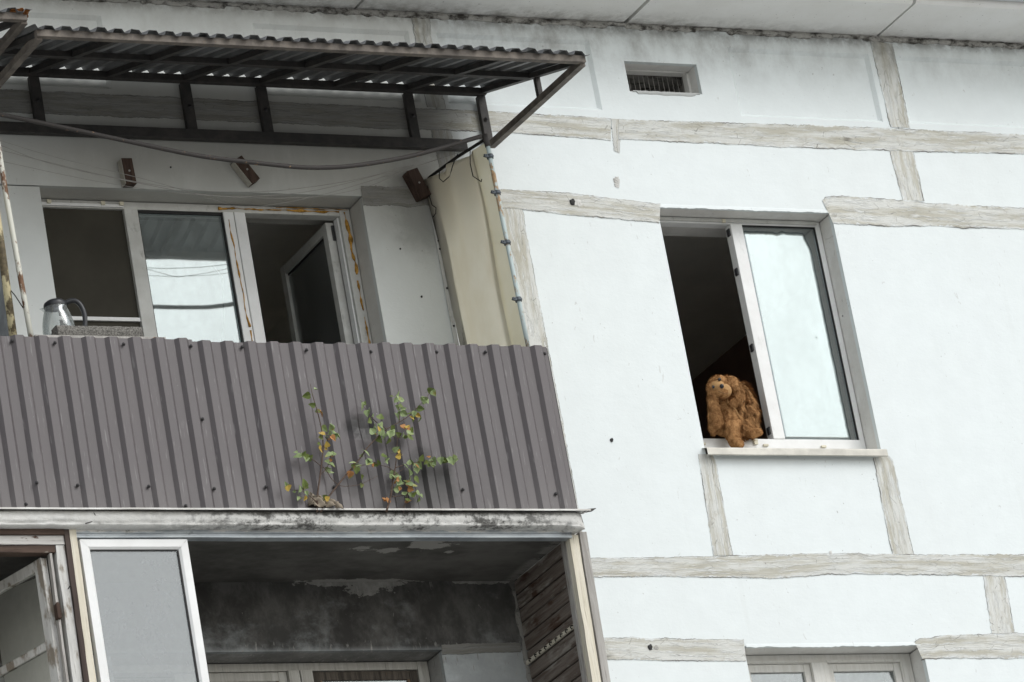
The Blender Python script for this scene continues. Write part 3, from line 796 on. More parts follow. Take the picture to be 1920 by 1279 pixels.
for x, z in ((1.15, 11.630), (1.185, 11.602), (1.535, 11.630), (1.60, 11.598), (1.985, 11.593)): share('clip', clip, None, win, (x, WY-.004, z))
tab = mesh_of(MB().box(-.012, .012, -.008, .003, -.011, .011, .002), 'clip', 'cream_clip')
for x, z in ((1.15, 11.612), (1.535, 11.612), (1.62, 13.008), (1.13, 13.010)): share('clip', tab, None, win, (x, WY-.010, z))
latch = mesh_of(MB().box(-.006, .004, -.01, .02, -.022, .022, .002), 'strike_plate', 'black_plastic')
for z in (12.95, 12.70, 12.22, 11.70): share('strike_plate', latch, None, win, (1.661, WY+.02, z))
s = MB(); n = 40; rows = []
for i in range(n+1):
    x = lerp(1.092, 2.287, i/n); d = .003*mnoise.noise((x*4, 1, 6)); up = .008*math.exp(-((x-1.32)/.12)**2)
    rows.append([(x, WY-.002, 11.555), (x, .02, 11.527+up), (x, -.047+d, 11.506), (x, -.052+d, 11.498), (x, -.052+d, 11.465+d), (x, -.044+d, 11.462+d)])
s.grid(rows, smooth=False); s.build('drip_sill', 'sill_metal', win, solid=.0015)
s = MB(); s.box(WX0+.003, WX1-.003, WY+.07, .395, 11.495, 11.62); s.build('inner_sill', 'white_plastic', win)
shadowgap = MB(); shadowgap.box(WX0+.03, 2.25, WY-.004, WY+.01, 11.556, 11.565); shadowgap.build('seal_and_gap_shade', 'seal_and_gap_black', win)  # black strip stands in for the shadow in the gap under the rail
# ragged plaster edge around the upper window head
def ragged_head(x0, x1, z):
    rows = []; n = int((x1-x0)/.012)
    for i in range(n+1):
        x = lerp(x0, x1, i/n); d = .006+.006*mnoise.noise((x*11, 7, z))+.005*mnoise.noise((x*45, 7, z))
        rows.append([(x, .0, z+.016), (x, -.002, z+.010), (x, -.004, z-d), (x, .012, z-d+.001), (x, .02, z+.012)])
    mb = MB(); mb.grid(rows, smooth=False); mb.build('plaster_edge', 'facade_paint', bld)
ragged_head(1.13, 2.275, 13.026); ragged_head(1.125, 2.27, 10.326)

# lower right window: two old timber sashes, top only in view
w = MB(); zt = 10.325; zb = 8.79
w.box(WX0+.001, WX0+.055, WY, WY+.07, zb, zt, .003); w.box(2.205, WX1-.001, WY, WY+.07, zb, zt, .003); w.box(WX0+.055, 2.205, WY+.002, WY+.07, 10.275, zt, .003)
lw = w.build('window', 'old_window_wood', bld, label='timber window under the wall panel, curtained')
frame_boxes(lw, 'old_window_wood', [(1.61, 1.715, WY-.010, WY+.05, zb, 10.2745)], 'mullion')
frame_boxes(lw, 'old_window_wood', [(1.17, 1.61, WY-.004, WY+.0, 10.278, 10.290), (1.715, 2.205, WY-.004, WY+.0, 10.278, 10.290)], 'moulding', .001)
for a, b in ((WX0+.057, 1.609), (1.716, 2.204)):
    sh = frame_boxes(lw, 'old_window_wood', [(a, a+.042, WY+.012, WY+.052, zb, 10.273), (b-.042, b, WY+.012, WY+.052, zb, 10.273), (a+.042, b-.042, WY+.014, WY+.052, 10.228, 10.273)], 'sash')
    mb = MB(); mb.box(a+.042, b-.042, WY+.030, WY+.034, zb, 10.228); mb.build('pane', 'window_glass', sh)
    mb = MB(); rows = [[(x, .33+.012*math.sin(x*60), z) for x in [lerp(a, b, i/40) for i in range(41)]] for z in (zb, 10.32)]; mb.grid(rows); mb.build('curtain', 'curtain_grey', sh)

# ------------------------------------------------------------------ balcony bay windows
def balcony_window(zt, zb, y, mat):
    w = MB()
    w.box(BX0+.001, BX0+.03, y, y+.07, zb, zt, .003); w.box(-.855, BX1-.001, y, y+.07, zb, zt, .003); w.box(BX0+.03, -.855, y+.002, y+.07, zt-.045, zt, .003)
    return w.build('window', mat, bld)
BY = .16; zt = 13.024; zb = 11.37
bw = balcony_window(zt, zb, BY, 'grimy_plastic')
bw['label'] = 'three part balcony window with its right casement swung inwards'
frame_boxes(bw, 'grimy_plastic', [(-2.175, -2.094, BY-.004, BY+.06, zb, 12.978)], 'mullion')
frame_boxes(bw, 'white_plastic', [(-1.578, -1.516, BY-.006, BY+.06, zb, 12.978), (-1.512, -1.446, BY-.008, BY+.06, zb, 12.978)], 'mullion')
frame_boxes(bw, 'seal_and_gap_black', [(-2.094, -2.088, BY+.004, BY+.02, zb, 12.978), (-1.586, -1.578, BY+.002, BY+.02, zb, 12.978), (-2.088, -1.586, BY+.004, BY+.02, 12.962, 12.978)], 'seal_and_gap_shade', .001)
mb = MB(); mb.box(-2.088, -1.586, BY+.020, BY+.024, zb, 12.962); mb.build('pane', 'mirror_film', bw)
mb = MB(); mb.box(-2.694, -2.176, BY+.020, BY+.023, zb, 12.978); mb.build('insect_screen', 'insect_mesh', bw)
frame_boxes(bw, 'white_plastic', [(-2.694, -2.176, BY+.004, BY+.019, 12.308, 12.330)], 'screen_bar', .002)
frame_boxes(bw, 'white_plastic', [(-2.694, -2.176, BY-.008, BY+.001, 12.985, 13.003)], 'screen_rail', .002)
for x in (-2.62, -2.30, -2.19): share('clip', tab, None, bw, (x, BY-.012, 13.004))
# open casement, swung in on its right hinge
c = MB(); hx = -.862; y0, y1 = BY+.08, BY+.72
c.box(hx-.05, hx, y0, y0+.055, zb, 12.972, .004); c.box(hx-.05, hx, y1-.055, y1, zb, 12.972, .004); c.box(hx-.048, hx-.002, y0+.055, y1-.055, 12.915, 12.972, .004)
cs = c.build('casement', 'grimy_plastic', bw)
mb = MB(); mb.box(hx-.03, hx-.024, y0+.055, y1-.055, zb, 12.915); mb.build('pane', 'window_glass', cs)
mb = MB(); mb.box(hx-.034, hx-.02, y0+.0551, y0+.064, zb, 12.915); mb.box(hx-.034, hx-.02, y0+.064, y1-.0551, 12.905, 12.9149); mb.build('seal_and_gap_shade', 'seal_and_gap_black', cs)
mb = MB(); mb.box(hx-.02, hx+.006, BY+.068, BY+.0795, 12.86, 12.95, .002); mb.build('hinge', 'black_plastic', cs)
frame_boxes(bw, 'white_plastic', [(-.866, -.8555, BY+.02, BY+.068, zb, 12.975)], 'frame_rail', .002)
# expanding foam squeezed into the frame joints
def foam_bead(pts, r0):
    mb = MB(); P = []; rr = []
    n = int(math.dist(pts[0], pts[-1])/.008)
    for i in range(n+1):
        t = i/n; p = Vector(pts[0]).lerp(Vector(pts[-1]), t)
        q = p+Vector((mnoise.noise(p*11)*.008, 0, mnoise.noise(p*13+Vector((5, 5, 5)))*.006))
        P.append(q); rr.append(max(.0012, r0*(.55+.9*mnoise.noise(p*9+Vector((2, 0, 0)))+.8*mnoise.noise(p*30))))
    mb.tube(P, rr, 6); mb.build('foam_bead', 'construction_foam', bw)
yb = BY-.004
foam_bead([(-1.60, yb, 13.0), (-.86, yb, 13.0)], .009)
foam_bead([(-1.25, yb, 13.016), (-.80, yb, 13.016)], .004)
foam_bead([(-.825, yb, 13.0), (-.812, yb, 12.62)], .014)
foam_bead([(-.812, yb, 12.58), (-.815, yb, 12.40)], .009)
foam_bead([(-.815, yb, 12.36), (-.80, yb, 12.10)], .012)
foam_bead([(-1.55, BY-.008, 12.93), (-1.535, BY-.008, 12.28)], .0055)
foam_bead([(-1.535, BY-.008, 12.26), (-1.525, BY-.008, 12.12)], .006)

# lower balcony bay: scorched timber window
zt = 10.324; zb = 8.67; y = .17
lb = balcony_window(zt, zb, y, 'sooty_window_wood'); lb['label'] = 'scorched timber window at the back of the lower balcony'
frame_boxes(lb, 'sooty_window_wood', [(-1.64, -1.575, y-.014, y+.05, zb, 10.278), (-1.571, -1.50, y-.02, y+.05, zb, 10.278)], 'mullion')
for a, b, m, m2 in ((-2.30, -1.642, 'sooty_window_wood', 'stripped_window_wood'), (-1.498, -.857, 'burnt_window_wood', 'stripped_window_wood')):
    sh = frame_boxes(lb, m, [(a, a+.05, y+.008, y+.048, zb, 10.276), (b-.05, b, y+.008, y+.048, zb, 10.276), (a+.05, b-.05, y+.010, y+.048, 10.225, 10.276)], 'sash')
    frame_boxes(sh, m2, [(a+.05, a+.064, y+.012, y+.03, zb, 10.225), (b-.064, b-.05, y+.012, y+.03, zb, 10.225)], 'glazing_bead', .001)
    mb = MB(); mb.box(a+.064, b-.064, y+.022, y+.026, zb, 10.2245); mb.build('pane', 'window_glass', sh)

# ------------------------------------------------------------------ upper balcony
bal = thing('balcony', 'upper balcony with a grey-brown ribbed metal parapet on a mouldy white concrete slab', 'balcony', (-1.9, -.4, 10.73))
mb = MB(); mb.box(-4.9, -.262, -.775, -.003, 10.735, 10.795); mb.build('slab', 'eave_concrete', bal)
mb = MB(); mb.box(-4.9, -.265, -.70, -.003, 10.722, 10.7345); mb.build('ceiling', 'soot_and_vent_shade', bal)
prof = [(-.70, 10.80), (-.828, 10.802), (-.834, 10.792), (-.836, 10.772), (-.834, 10.756), (-.829, 10.746), (-.821, 10.739), (-.826, 10.733), (-.822, 10.726), (-.80, 10.723), (-.70, 10.726)]
rows = []; n = 330
for i in range(n+1):
    x = lerp(-4.9, -.228, i/n); e = min(1, (n-i)/4)
    row = []
    for j, (y, z) in enumerate(prof):
        a = .004*mnoise.noise((x*7, j*2.1, 1))+.003*mnoise.noise((x*26, j*1.7, 3))
        if j in (7, 8, 9): a += .006*mnoise.noise((x*5, 1, 8))
        if x > -.33 and j >= 5: a -= .012
        row.append((x, lerp(-.79, y, e**.5)+(a if 0 < j < 10 else 0), z+a*.9))
    rows.append(row)
mb = MB(); mb.grid(rows); mb.bm.faces.new([mb.bm.verts.new(p) for p in rows[-1]]); mb.build('slab_moulding', 'slab_whitewash', bal)
# slab return at the right-hand end
mb = MB(); mb.box(-.2615, -.232, -.79, -.003, 10.732, 10.80, .008); mb.build('slab_moulding', 'slab_whitewash', bal)
crack = MB(); crack.tube([(-3.09, -.8375, 10.79), (-3.083, -.836, 10.775), (-3.088, -.822, 10.762), (-3.10, -.824, 10.745), (-3.14, -.826, 10.733)], .0022, 5); crack.build('crack', 'seal_and_gap_black', bal)
rows = []; n = 120
for i in range(n+1):
    x = lerp(-4.9, -.205, i/n); d = .003*mnoise.noise((x*3, 1, 1))+.0015*mnoise.noise((x*14, 2, 1))
    rows.append([(x, -.775, 10.812), (x, -.852, 10.808+d*.5), (x, -.862+d, 10.806+d), (x, -.862+d, 10.797+d)])
mb = MB(); mb.grid(rows, smooth=False); mb.build('flashing', 'flashing_metal', bal, solid=.0015)
mb = MB(); v = [(-.225, -.862, 10.796), (-.165, -.85, 10.815), (-.165, -.80, 10.818), (-.225, -.78, 10.812), (-.225, -.862, 10.806)]
mb.bm.faces.new([mb.bm.verts.new(p) for p in v]); mb.build('flashing', 'dark_frame_steel', bal, solid=.003)

# parapet: ribbed sheets, overlapping, screwed to rails
PITCH = .1318; CREST0 = -2.428
def rib_y(x, base=-.800, d=.022):
    p = ((x-CREST0)/PITCH) % 1.0
    if p > .5: p -= 1
    a = abs(p)*PITCH
    return base-d*max(0.0, min(1.0, (.041-a)/.020))
def ribbed_sheet(x0, x1, z0, z1, yo, seed):
    xs = []
    k = math.floor((x0-CREST0)/PITCH)-1
    while CREST0+k*PITCH < x1+PITCH:
        c = CREST0+k*PITCH
        xs += [c-.041, c-.040, c-.0225, c-.0210, c+.0210, c+.0225, c+.040, c+.041, c+.0655]
        k += 1
    xs = sorted([x for x in xs if x0 < x < x1]+[x0, x1])
    rows = []; nz = 24
    for i in range(nz+1):
        z = lerp(z0, z1, i/nz); row = []
        for x in xs:
            y = rib_y(x)+yo+.0045*mnoise.noise((x*1.7, z*1.6, seed))
            # the dent behind the sapling
            d = math.exp(-(((x+1.47)/.05)**2+((z-11.30)/.06)**2)); y += .016*d
            d = math.exp(-(((x+1.11)/.10)**2+((z-10.95)/.14)**2)); y += .006*d
            zz = z+(.005*mnoise.noise((x*2.1, 3, seed)) if i == nz else 0)
            row.append((x, y, zz))
        rows.append(row)
    mb = MB(); mb.grid(rows, smooth=False)
    return mb.build('parapet_sheet', 'parapet_steel', bal, solid=.0008)
sheets = []
edges = [-4.72, -3.425, -2.365, -1.31, -.258]
for i, (a, b) in enumerate(zip(edges, edges[1:])):
    sheets.append(ribbed_sheet(a-(.03 if i else 0), b, 10.808, 11.772+(.004 if i % 2 else -.002)+(0.004 if i < 2 else 0), -.0015*i, 10.0+i))
mb = MB(); mb.box(-.2575, -.250, -.80, -.77, 10.812, 11.77); mb.build('parapet_edge', 'dark_frame_steel', bal)
mb = MB(); mb.lathe([(0, -.006), (.0095, -.006), (.0095, -.004), (.0075, -.002), (.006, 0), (.006, .004)], (0, 0, 0), 12); mb.lathe([(0, -.011), (.0045, -.011), (.005, -.006)], (0, 0, 0), 6)
screw = mesh_of(mb, 'screw', 'screw_steel')
for x, z in ((-3.391, 11.748), (-3.152, 11.742), (-2.765, 11.742), (-2.382, 11.738), (-2.086, 11.738), (-1.712, 11.728), (-1.334, 11.723), (-.94, 11.728), (-.642, 11.735), (-.281, 11.731),
             (-3.377, 10.955), (-3.145, 10.948), (-2.749, 10.944), (-2.38, 10.933), (-2.082, 10.944), (-1.686, 10.946), (-.929, 10.934), (-.373, 10.912), (-3.45, 10.838), (-2.568, 10.828), (-2.383, 11.323)):
    sh = min(sheets, key=lambda s: abs((s['cx'] if 'cx' in s else 0)-x)) if False else sheets[min(3, max(0, sum(x > e for e in edges[1:4])))]
    share('screw', screw, None, sh, (x, rib_y(x)-.005-.0045, z), (R(-90)+random.uniform(-.1, .1), 0, 0))
for z in (11.735, 10.94):
    mb = MB(); mb.box(-4.7, -.27, -.778, -.748, z-.02, z+.02); mb.build('parapet_rail', 'dark_frame_steel', bal)
mb = MB(); mb.box(-3.24, -2.5, -.79+.012, -.48, 11.782, 11.803, .003); mb.build('shelf_board', 'grey_weathered_wood', bal)
for x in (-3.1, -2.64):
    mb = MB(); mb.bar((x, -.74, 11.60), (x, -.50, 11.78), .03, .03); mb.build('shelf_bracket', 'dark_frame_steel', bal)

# ------------------------------------------------------------------ lower balcony enclosure
enc = thing('glazed_balcony', 'lower balcony with old timber posts, plank side wall and sooty black interior', 'balcony enclosure', (-1.9, -.74, 8.1))
mb = MB(); mb.box(-4.9, -.2, -.85, -.003, 8.0, 8.11); mb.build('floor_slab', 'eave_concrete', enc)
mb = MB(); mb.box(-4.9, -.24, -.81, -.77, 8.11, 9.1); mb.build('parapet_board', 'parapet_steel', enc)
pr = [(-.700, 10.732), (-.757, 10.732), (-.757, 10.708), (-.752, 10.706), (-.752, 10.696), (-.757, 10.694), (-.757, 10.684), (-.70, 10.684)]
mb = MB(); x0, x1 = -3.168, -.288
rows = [[(x, y+.0015*mnoise.noise((x*5, z*30, 1)), z+.002*mnoise.noise((x*2.2, 0, 4))) for y, z in pr] for x in [lerp(x0, x1, i/60) for i in range(61)]]
mb.grid(rows, smooth=False); mb.build('head_rail', 'galvanised', enc)
def stick(name, mat, pts, w, d, amp=.0025, label=None, parent=None):
    """sawn timber with slightly worn edges: pts = centre line, w across X, d across Y"""
    mb = MB(); rows = []; n = 40; sd = random.uniform(0, 99)
    for i in range(n+1):
        c = Vector(pts[0]).lerp(Vector(pts[1]), i/n); row = []
        for k, (sx, sy) in enumerate(((-1, -1), (-.86, -1.0), (.86, -1.0), (1, -.9), (1, .9), (.9, 1), (-.9, 1), (-1, .9), (-1, -.9))):
            j = amp*mnoise.noise((c.z*9+c.x*9+c.y*9, k*3.1, sd))
            row.append((c.x+sx*(w/2)+j, c.y+sy*d/2+j*.7, c.z))
        row[-1] = row[-1]; rows.append(row)
    mb.grid(rows, smooth=False); mb.bm.faces.new([mb.bm.verts.new(p) for p in rows[0][:-1]])
    mb.bm.faces.new([mb.bm.verts.new(p) for p in rows[-1][:-1]])
    return mb.build(name, mat, parent or enc, label=label)
stick('post', 'cream_painted_wood', ((-.268, -.715, 10.705), (-.312, -.715, 9.2)), .056, .05, label='cream painted corner post')
stick('post', 'grey_weathered_wood', ((-.277, -.665, 10.70), (-.322, -.665, 9.2)), .05, .048, label='bare grey post behind the cream one')
stick('post', 'grey_weathered_wood', ((-.212, -.725, 10.72), (-.255, -.725, 9.2)), .046, .045, label='weathered grey outer post')
stick('post', 'cream_painted_wood', ((-3.190, -.745, 10.728), (-3.215, -.745, 9.2)), .040, .05, label='cream painted strip left of the plastic sash')
stick('post', 'brown_strip', ((-3.226, -.748, 10.726), (-3.251, -.748, 9.2)), .030, .05, label='brown painted strip')
stick('post', 'white_flaking_wood', ((-3.268, -.730, 10.640), (-3.293, -.730, 9.2)), .054, .06, label='post with flaking white paint')
def rail(name, mat, x0, x1, y, z, h, d, label=None):
    mb = MB(); rows = []; n = 60; sd = random.uniform(0, 99)
    for i in range(n+1):
        x = lerp(x0, x1, i/n); row = []
        for k, (sy, sz) in enumerate(((-1, -1), (-1, 1), (1, 1), (1, -1), (-1, -1))):
            j = .0022*mnoise.noise((x*11, (k % 4)*3.1, sd)); row.append((x, y+sy*d/2+j, z+sz*h/2+j))
        rows.append(row)
    mb.grid(rows, smooth=False)
    for e in (0, -1): mb.bm.faces.new([mb.bm.verts.new(p) for p in rows[e][:-1]])
    return mb.build(name, mat, enc, label=label)
rail('head_board', 'red_brown_wood', -4.8, -3.243, -.748, 10.708, .030, .06, 'brown head board with peeled paint')
rail('head_board', 'white_flaking_wood_flat', -4.8, -3.243, -.735, 10.667, .048, .06, 'head board with flaking white paint')
rail('head_board', 'red_brown_wood', -4.8, -3.297, -.728, 10.621, .038, .06, 'red brown head board')
for x in (-.222, -.30): pass
# plank side wall, seen from inside
for i in range(19):
    z1 = 10.722-i*.082; yo = random.uniform(-.003, .003)
    mb = MB(); rows = []; n = 14; sd = random.uniform(0, 99)
    for q in range(n+1):
        yy = lerp(-.70, -.006, q/n)
        j = .002*mnoise.noise((yy*6, 1, sd)); t = .0025*mnoise.noise((yy*5, 9, sd))
        rows.append([(-.245, yy, z1-.003), (-.262+yo, yy, z1-.003+j), (-.268+yo, yy, z1-.009+j), (-.268+yo+t, yy, z1-.045), (-.268+yo, yy, z1-.072+j), (-.262+yo, yy, z1-.078+j), (-.245, yy, z1-.078)])
    mb.grid(rows, smooth=False)
    for e in (0, -1): mb.bm.faces.new([mb.bm.verts.new(p) for p in rows[e]])
    mb.build('plank', 'plank_wood', enc)
mb = MB(); mb.box(-.2449, -.236, -.70, -.004, 9.15, 10.725); mb.build('plank_backing', 'grey_weathered_wood', enc)
sl = MB(); sl.box(-.284, -.2712, -.635, .0-.006, 10.232, 10.254, .002); slat = sl.build('slat', 'cream_painted_wood', enc, label='white slat with hooks')
hk = mesh_of(MB().tube([(0, 0, 0), (-.012, 0, -.002), (-.016, 0, -.012), (-.010, 0, -.02)], .0035, 6), 'hook', 'cord_black')
for i in range(9): share('hook', hk, None, slat, (-.284, -.07-i*.064, 10.246), (random.uniform(-.3, .3), 0, random.uniform(-.3, .3)))
# ragged plaster along the planks
rows = []
for i in range(60):
    z = lerp(10.72, 9.4, i/59); d = .012+.012*mnoise.noise((z*9, 1, 1))+.008*mnoise.noise((z*33, 5, 1))
    rows.append([(-.270, -.004-d*.5, z), (-.270-d, -.003-d*.4, z), (-.270-d*1.6, -.001, z)])
mb = MB(); mb.grid(rows, smooth=False); mb.build('plaster_fillet', 'soot_and_vent_shade', enc)

# plastic sash standing in the front
mb = MB(); sx0, sx1, sz = -3.160, -2.560, 10.668; f = .052; y0 = -.772
oz0, oz1 = sz-1.40, sz
O = [(sx0, oz0), (sx1, oz0), (sx1, oz1), (sx0, oz1)]; I = [(sx0+f, oz0+f), (sx1-f, oz0+f), (sx1-f, oz1-f), (sx0+f, oz1-f)]
gp = .0008
for q in range(4):
    a, b, c_, d_ = Vector(O[q]), Vector(O[(q+1) % 4]), Vector(I[(q+1) % 4]), Vector(I[q])
    e = (b-a).normalized()*gp; a, b, c_, d_ = a+e, b-e, c_-e, d_+e
    m1, m2 = d_.lerp(a, .22), c_.lerp(b, .22)        # step down to the glazing bead
    fr_ = [[Vector((p.x, y, p.y)) for p in (a, b, c_, d_)] for y in (y0, y0+.04)]
    for quad_ in ((0, 1, 2, 3),):
        A = [Vector((a.x, y0+.003, a.y)), Vector((b.x, y0+.003, b.y))]
        n_ = (a-d_).normalized()*.004
        p0 = [Vector((a.x, y0, a.y)), Vector((b.x, y0, b.y)), Vector((m2.x, y0, m2.y)), Vector((m1.x, y0, m1.y))]
        p1 = [Vector((m1.x, y0, m1.y)), Vector((m2.x, y0, m2.y)), Vector((c_.x, y0+.010, c_.y)), Vector((d_.x, y0+.010, d_.y))]
        mb.quad(*p0); mb.quad(*p1)
        mb.quad(p1[3], p1[2], fr_[1][2], fr_[1][3]); mb.quad(p0[1], p0[0], fr_[1][0], fr_[1][1]); mb.quad(*fr_[1])
sash = mb.build('sash', 'white_plastic', enc, label='white plastic sash standing in the open front')
mb = MB(); mb.box(sx0+f, sx1-f, y0+.019, y0+.023, sz-1.345, sz-f-.001); mb.build('pane', 'dusty_glass', sash)
mb = MB(); mb.box(sx1-f-.008, sx1-f-.0005, y0+.012, y0+.030, sz-1.34, sz-f-.007); mb.box(sx1+.0005, sx1+.007, y0+.012, y0+.036, sz-1.39, sz-.02); mb.box(sx0+f+.0005, sx1-f-.009, y0+.012, y0+.030, sz-f-.006, sz-f-.001); mb.build('seal_and_gap_shade', 'seal_and_gap_black', sash)
# old timber casement opened inwards at the left edge
hv = Vector((-3.352, -.715, 0)); dv = Vector((-.27, .96, 0)).normalized(); nv = Vector((dv.y, -dv.x, 0))
def cbox(mb, s0, s1, z0, z1, t0=-.018, t1=.018, bev=.003):
    g = bmesh.ops.create_cube(mb.bm, size=1.0)
    for v in g['verts']:
        p = hv+dv*lerp(s0, s1, v.co.x+.5)+nv*lerp(t0, t1, v.co.y+.5); v.co = Vector((p.x, p.y, lerp(z0, z1, v.co.z+.5)))
    if bev: bmesh.ops.bevel(mb.bm, geom=list({e for v in g['verts'] for e in v.link_edges}), offset=bev, segments=1, affect='EDGES')
mb = MB(); cbox(mb, 0, .055, 9.3, 10.585); cbox(mb, .055, .62, 10.535, 10.583); cbox(mb, .62, .675, 9.3, 10.585)
cas = mb.build('casement', 'white_flaking_wood', enc, label='old white timber casement opened inwards')
mb = MB(); cbox(mb, .055, .62, 10.115, 10.152, -.012, .012); mb.build('glazing_bar', 'white_flaking_wood', cas)
mb = MB(); cbox(mb, .055, .62, 9.3, 10.115, -.002, .002, 0); mb.build('pane', 'dirty_old_glass', cas)
mb = MB(); cbox(mb, .055, .62, 10.152, 10.535, -.002, .002, 0); mb.build('pane', 'dirty_old_glass', cas)
mb = MB(); mb.box(-3.345, -3.322, -.775, -.735, 10.24, 10.32, .003); mb.tube([(-3.334, -.768, 10.235), (-3.334, -.768, 10.325)], .007, 8); mb.build('hinge', 'block_wood', cas)
stick('post', 'grey_weathered_wood', ((-3.322, -.735, 10.60), (-3.345, -.735, 9.2)), .014, .035, label='narrow bare wood rebate')
nail = MB(); nail.tube([(-3.262, -.765, 10.40), (-3.256, -.785, 10.412)], .003, 6); nail.build('nail', 'screw_steel', enc)
# partition between the neighbours inside the lower balcony
mb = MB(); mb.box(-3.92, -3.88, -.70, -.004, 8.12, 10.72); mb.build('partition', 'room_plaster', enc)

# ------------------------------------------------------------------ awnings
def awning(label, x0, x1, zf, zr, yf, rafters, posts, sheet_cuts, seed, rust=False, group='corrugated awnings over the balconies'):
    aw = thing('awning', label, 'awning', ((x0+x1)/2, 0, zr), group)
    S = 'rusty_frame_steel'; D = 'dark_frame_steel'
    yr = -.045
    def z_at(y): return lerp(zr, zf, (y-yr)/(yf-yr))
    mb = MB(); mb.box(x0, x1, yf-.018, yf+.018, zf-.020, zf+.020, .002); mb.build('beam', S, aw, label='front beam')
    mb = MB(); ym = (yf+yr)/2; mb.box(x0+.02, x1-.02, ym-.016, ym+.016, z_at(ym)-.018, z_at(ym)+.016, .002); mb.build('beam', D, aw, label='middle beam')
    mb = MB(); mb.box(x0+.02, x1, yr-.02, yr+.02, zr-.022, zr+.018, .002); mb.build('beam', D, aw, label='wall beam')
    for x in rafters:
        mb = MB(); mb.bar((x, yr-.021, zr-.002), (x, yf+.019, zf+.0), .036, .030, bev=.002); mb.build('rafter', D, aw)
    zl = zf+.008
    mb = MB(); mb.box(x0+.02, x1-.18, -.052, -.012, zl-.028, zl+.032, .002); mb.build('beam', D, aw, label='lower rail on the wall')
    for x, w in posts:
        mb = MB(); mb.box(x-w/2, x+w/2, -.038, -.008, zl+.033, zr-.023, .002); p = mb.build('wall_post', D, aw)
        share('bolt', screw, None, p, (x, -.040, (zl+zr)/2), (R(-90), 0, 0), 1.2)
    for x in (x0+.02, x1-.012):
        mb = MB(); mb.bar((x, -.03, zl+.015), (x, yf+.005, zf-.012), .034, .040, bev=.002); mb.build('brace', S, aw)
    y = yf*.56
    mb = MB(); mb.box(x1-.028, x1+.002, y-.015, y+.015, lerp(zl, zf, .5)+.02, z_at(y)-.018, .002); mb.build('strut', D, aw)
    # corrugated sheets
    P, H = .0985, .024
    def cor(x):
        p = (x/P) % 1.0
        return H*max(0.0, min(1.0, (abs(p-.5)*-1+.36)/.14))
    for i, (a, b) in enumerate(sheet_cuts):
        xs = []
        k = math.floor(a/P)-1
        while k*P < b+P:
            xs += [k*P+P*q for q in (.14, .28, .72, .86)]; k += 1
        xs = sorted([x for x in xs if a < x < b]+[a, b])
        rows = []; nr = 26
        for q in range(nr+1):
            y = lerp(yf-.045, yr-.0+.005, q/nr); row = []
            for x in xs:
                zz = z_at(y)+.0205+cor(x)+.0012*i+.003*mnoise.noise((x*1.6, y*2, seed))
                if q == 0: zz += .010*mnoise.noise((x*13, 1, seed))*(1 if mnoise.noise((x*2.2, 2, seed)) > 0 else .35)
                yy = y+(.010*mnoise.noise((x*7, 2, seed)) if q == 0 else 0)
                row.append((x, yy, zz))
            rows.append(row)
        mb = MB(); mb.grid(rows, smooth=False); mb.build('corrugated_sheet', 'awning_sheet', aw, solid=.0008)
    return aw
RAF = [-2.696+.461*i for i in range(6)]
awning('long corrugated steel awning over the open balcony', -3.165, .098, 13.342, 13.692, -1.18, [-3.145]+RAF+[.08],
       [(-2.68, .06), (-1.775, .06), (-1.31, .06), (-.392, .055), (.074, .05)], [(-3.19, -2.02), (-2.06, -.93), (-.97, .115)], 3.0)
a2 = awning('end of a rusty corrugated awning on the neighbouring balcony at the upper left', -5.2, -3.205, 13.432, 13.79, -1.18, [-4.6, -4.14, -3.68, -3.225],
       [(-4.5, .06), (-3.9, .06), (-3.3, .06)], [(-5.22, -4.3), (-4.34, -3.185)], 8.0)
mb = MB(); mb.blob((-3.245, -1.185, 13.462), (.05, .03, .012), 3, .7, 3); mb.blob((-3.215, -1.175, 13.452), (.022, .03, .018), 3, .7, 3); mb.build('rusted_patch', 'rust_flake', a2)

# ------------------------------------------------------------------ pipe frame over the parapet
pf = thing('pipe_frame', 'sagging brown pipe between a rusty white post and a pale blue post', 'pipe frame', (-1.8, -.765, 11.75))
ctl = [(-3.60, 13.13), (-3.24, 13.068), (-2.9, 13.005), (-2.5, 12.935), (-2.1, 12.865), (-1.75, 12.835), (-1.46, 12.825), (-1.2, 12.845), (-.9, 12.905), (-.6, 12.99), (-.40, 13.05)]
pts = []
for i in range(81):
    t = i/80*(len(ctl)-1); k = min(int(t), len(ctl)-2); u = t-k
    p0, p1, p2, p3 = ctl[max(k-1, 0)], ctl[k], ctl[k+1], ctl[min(k+2, len(ctl)-1)]
    q = [.5*((2*p1[c])+(-p0[c]+p2[c])*u+(2*p0[c]-5*p1[c]+4*p2[c]-p3[c])*u*u+(-p0[c]+3*p1[c]-3*p2[c]+p3[c])*u**3) for c in (0, 1)]
    pts.append((q[0], -.768+.004*math.sin(i*.3), q[1]))
mb = MB(); mb.tube(pts, .0125, 10); mb.build('rail_pipe', 'brown_pipe_paint', pf)
mb = MB(); mb.tube([(-.375, -.768, 13.062), (-.366, -.768, 12.99)], .0165, 10); mb.build('pipe_elbow', 'brown_pipe_paint', pf)
mb = MB(); mb.tube([(-.3665, -.768, 12.99), (-.361, -.768, 12.6), (-.352, -.766, 12.1), (-.345, -.765, 11.70)], .0125, 10); bp = mb.build('post', 'blue_pipe_paint', pf, label='pale blue post with rust')
mb = MB(); mb.tube([(-3.286, -.768, 13.07), (-3.281, -.768, 12.6), (-3.268, -.766, 12.1), (-3.256, -.765, 11.70)], .0145, 10); mb.build('post', 'white_pipe_paint', pf, label='rusty white post')
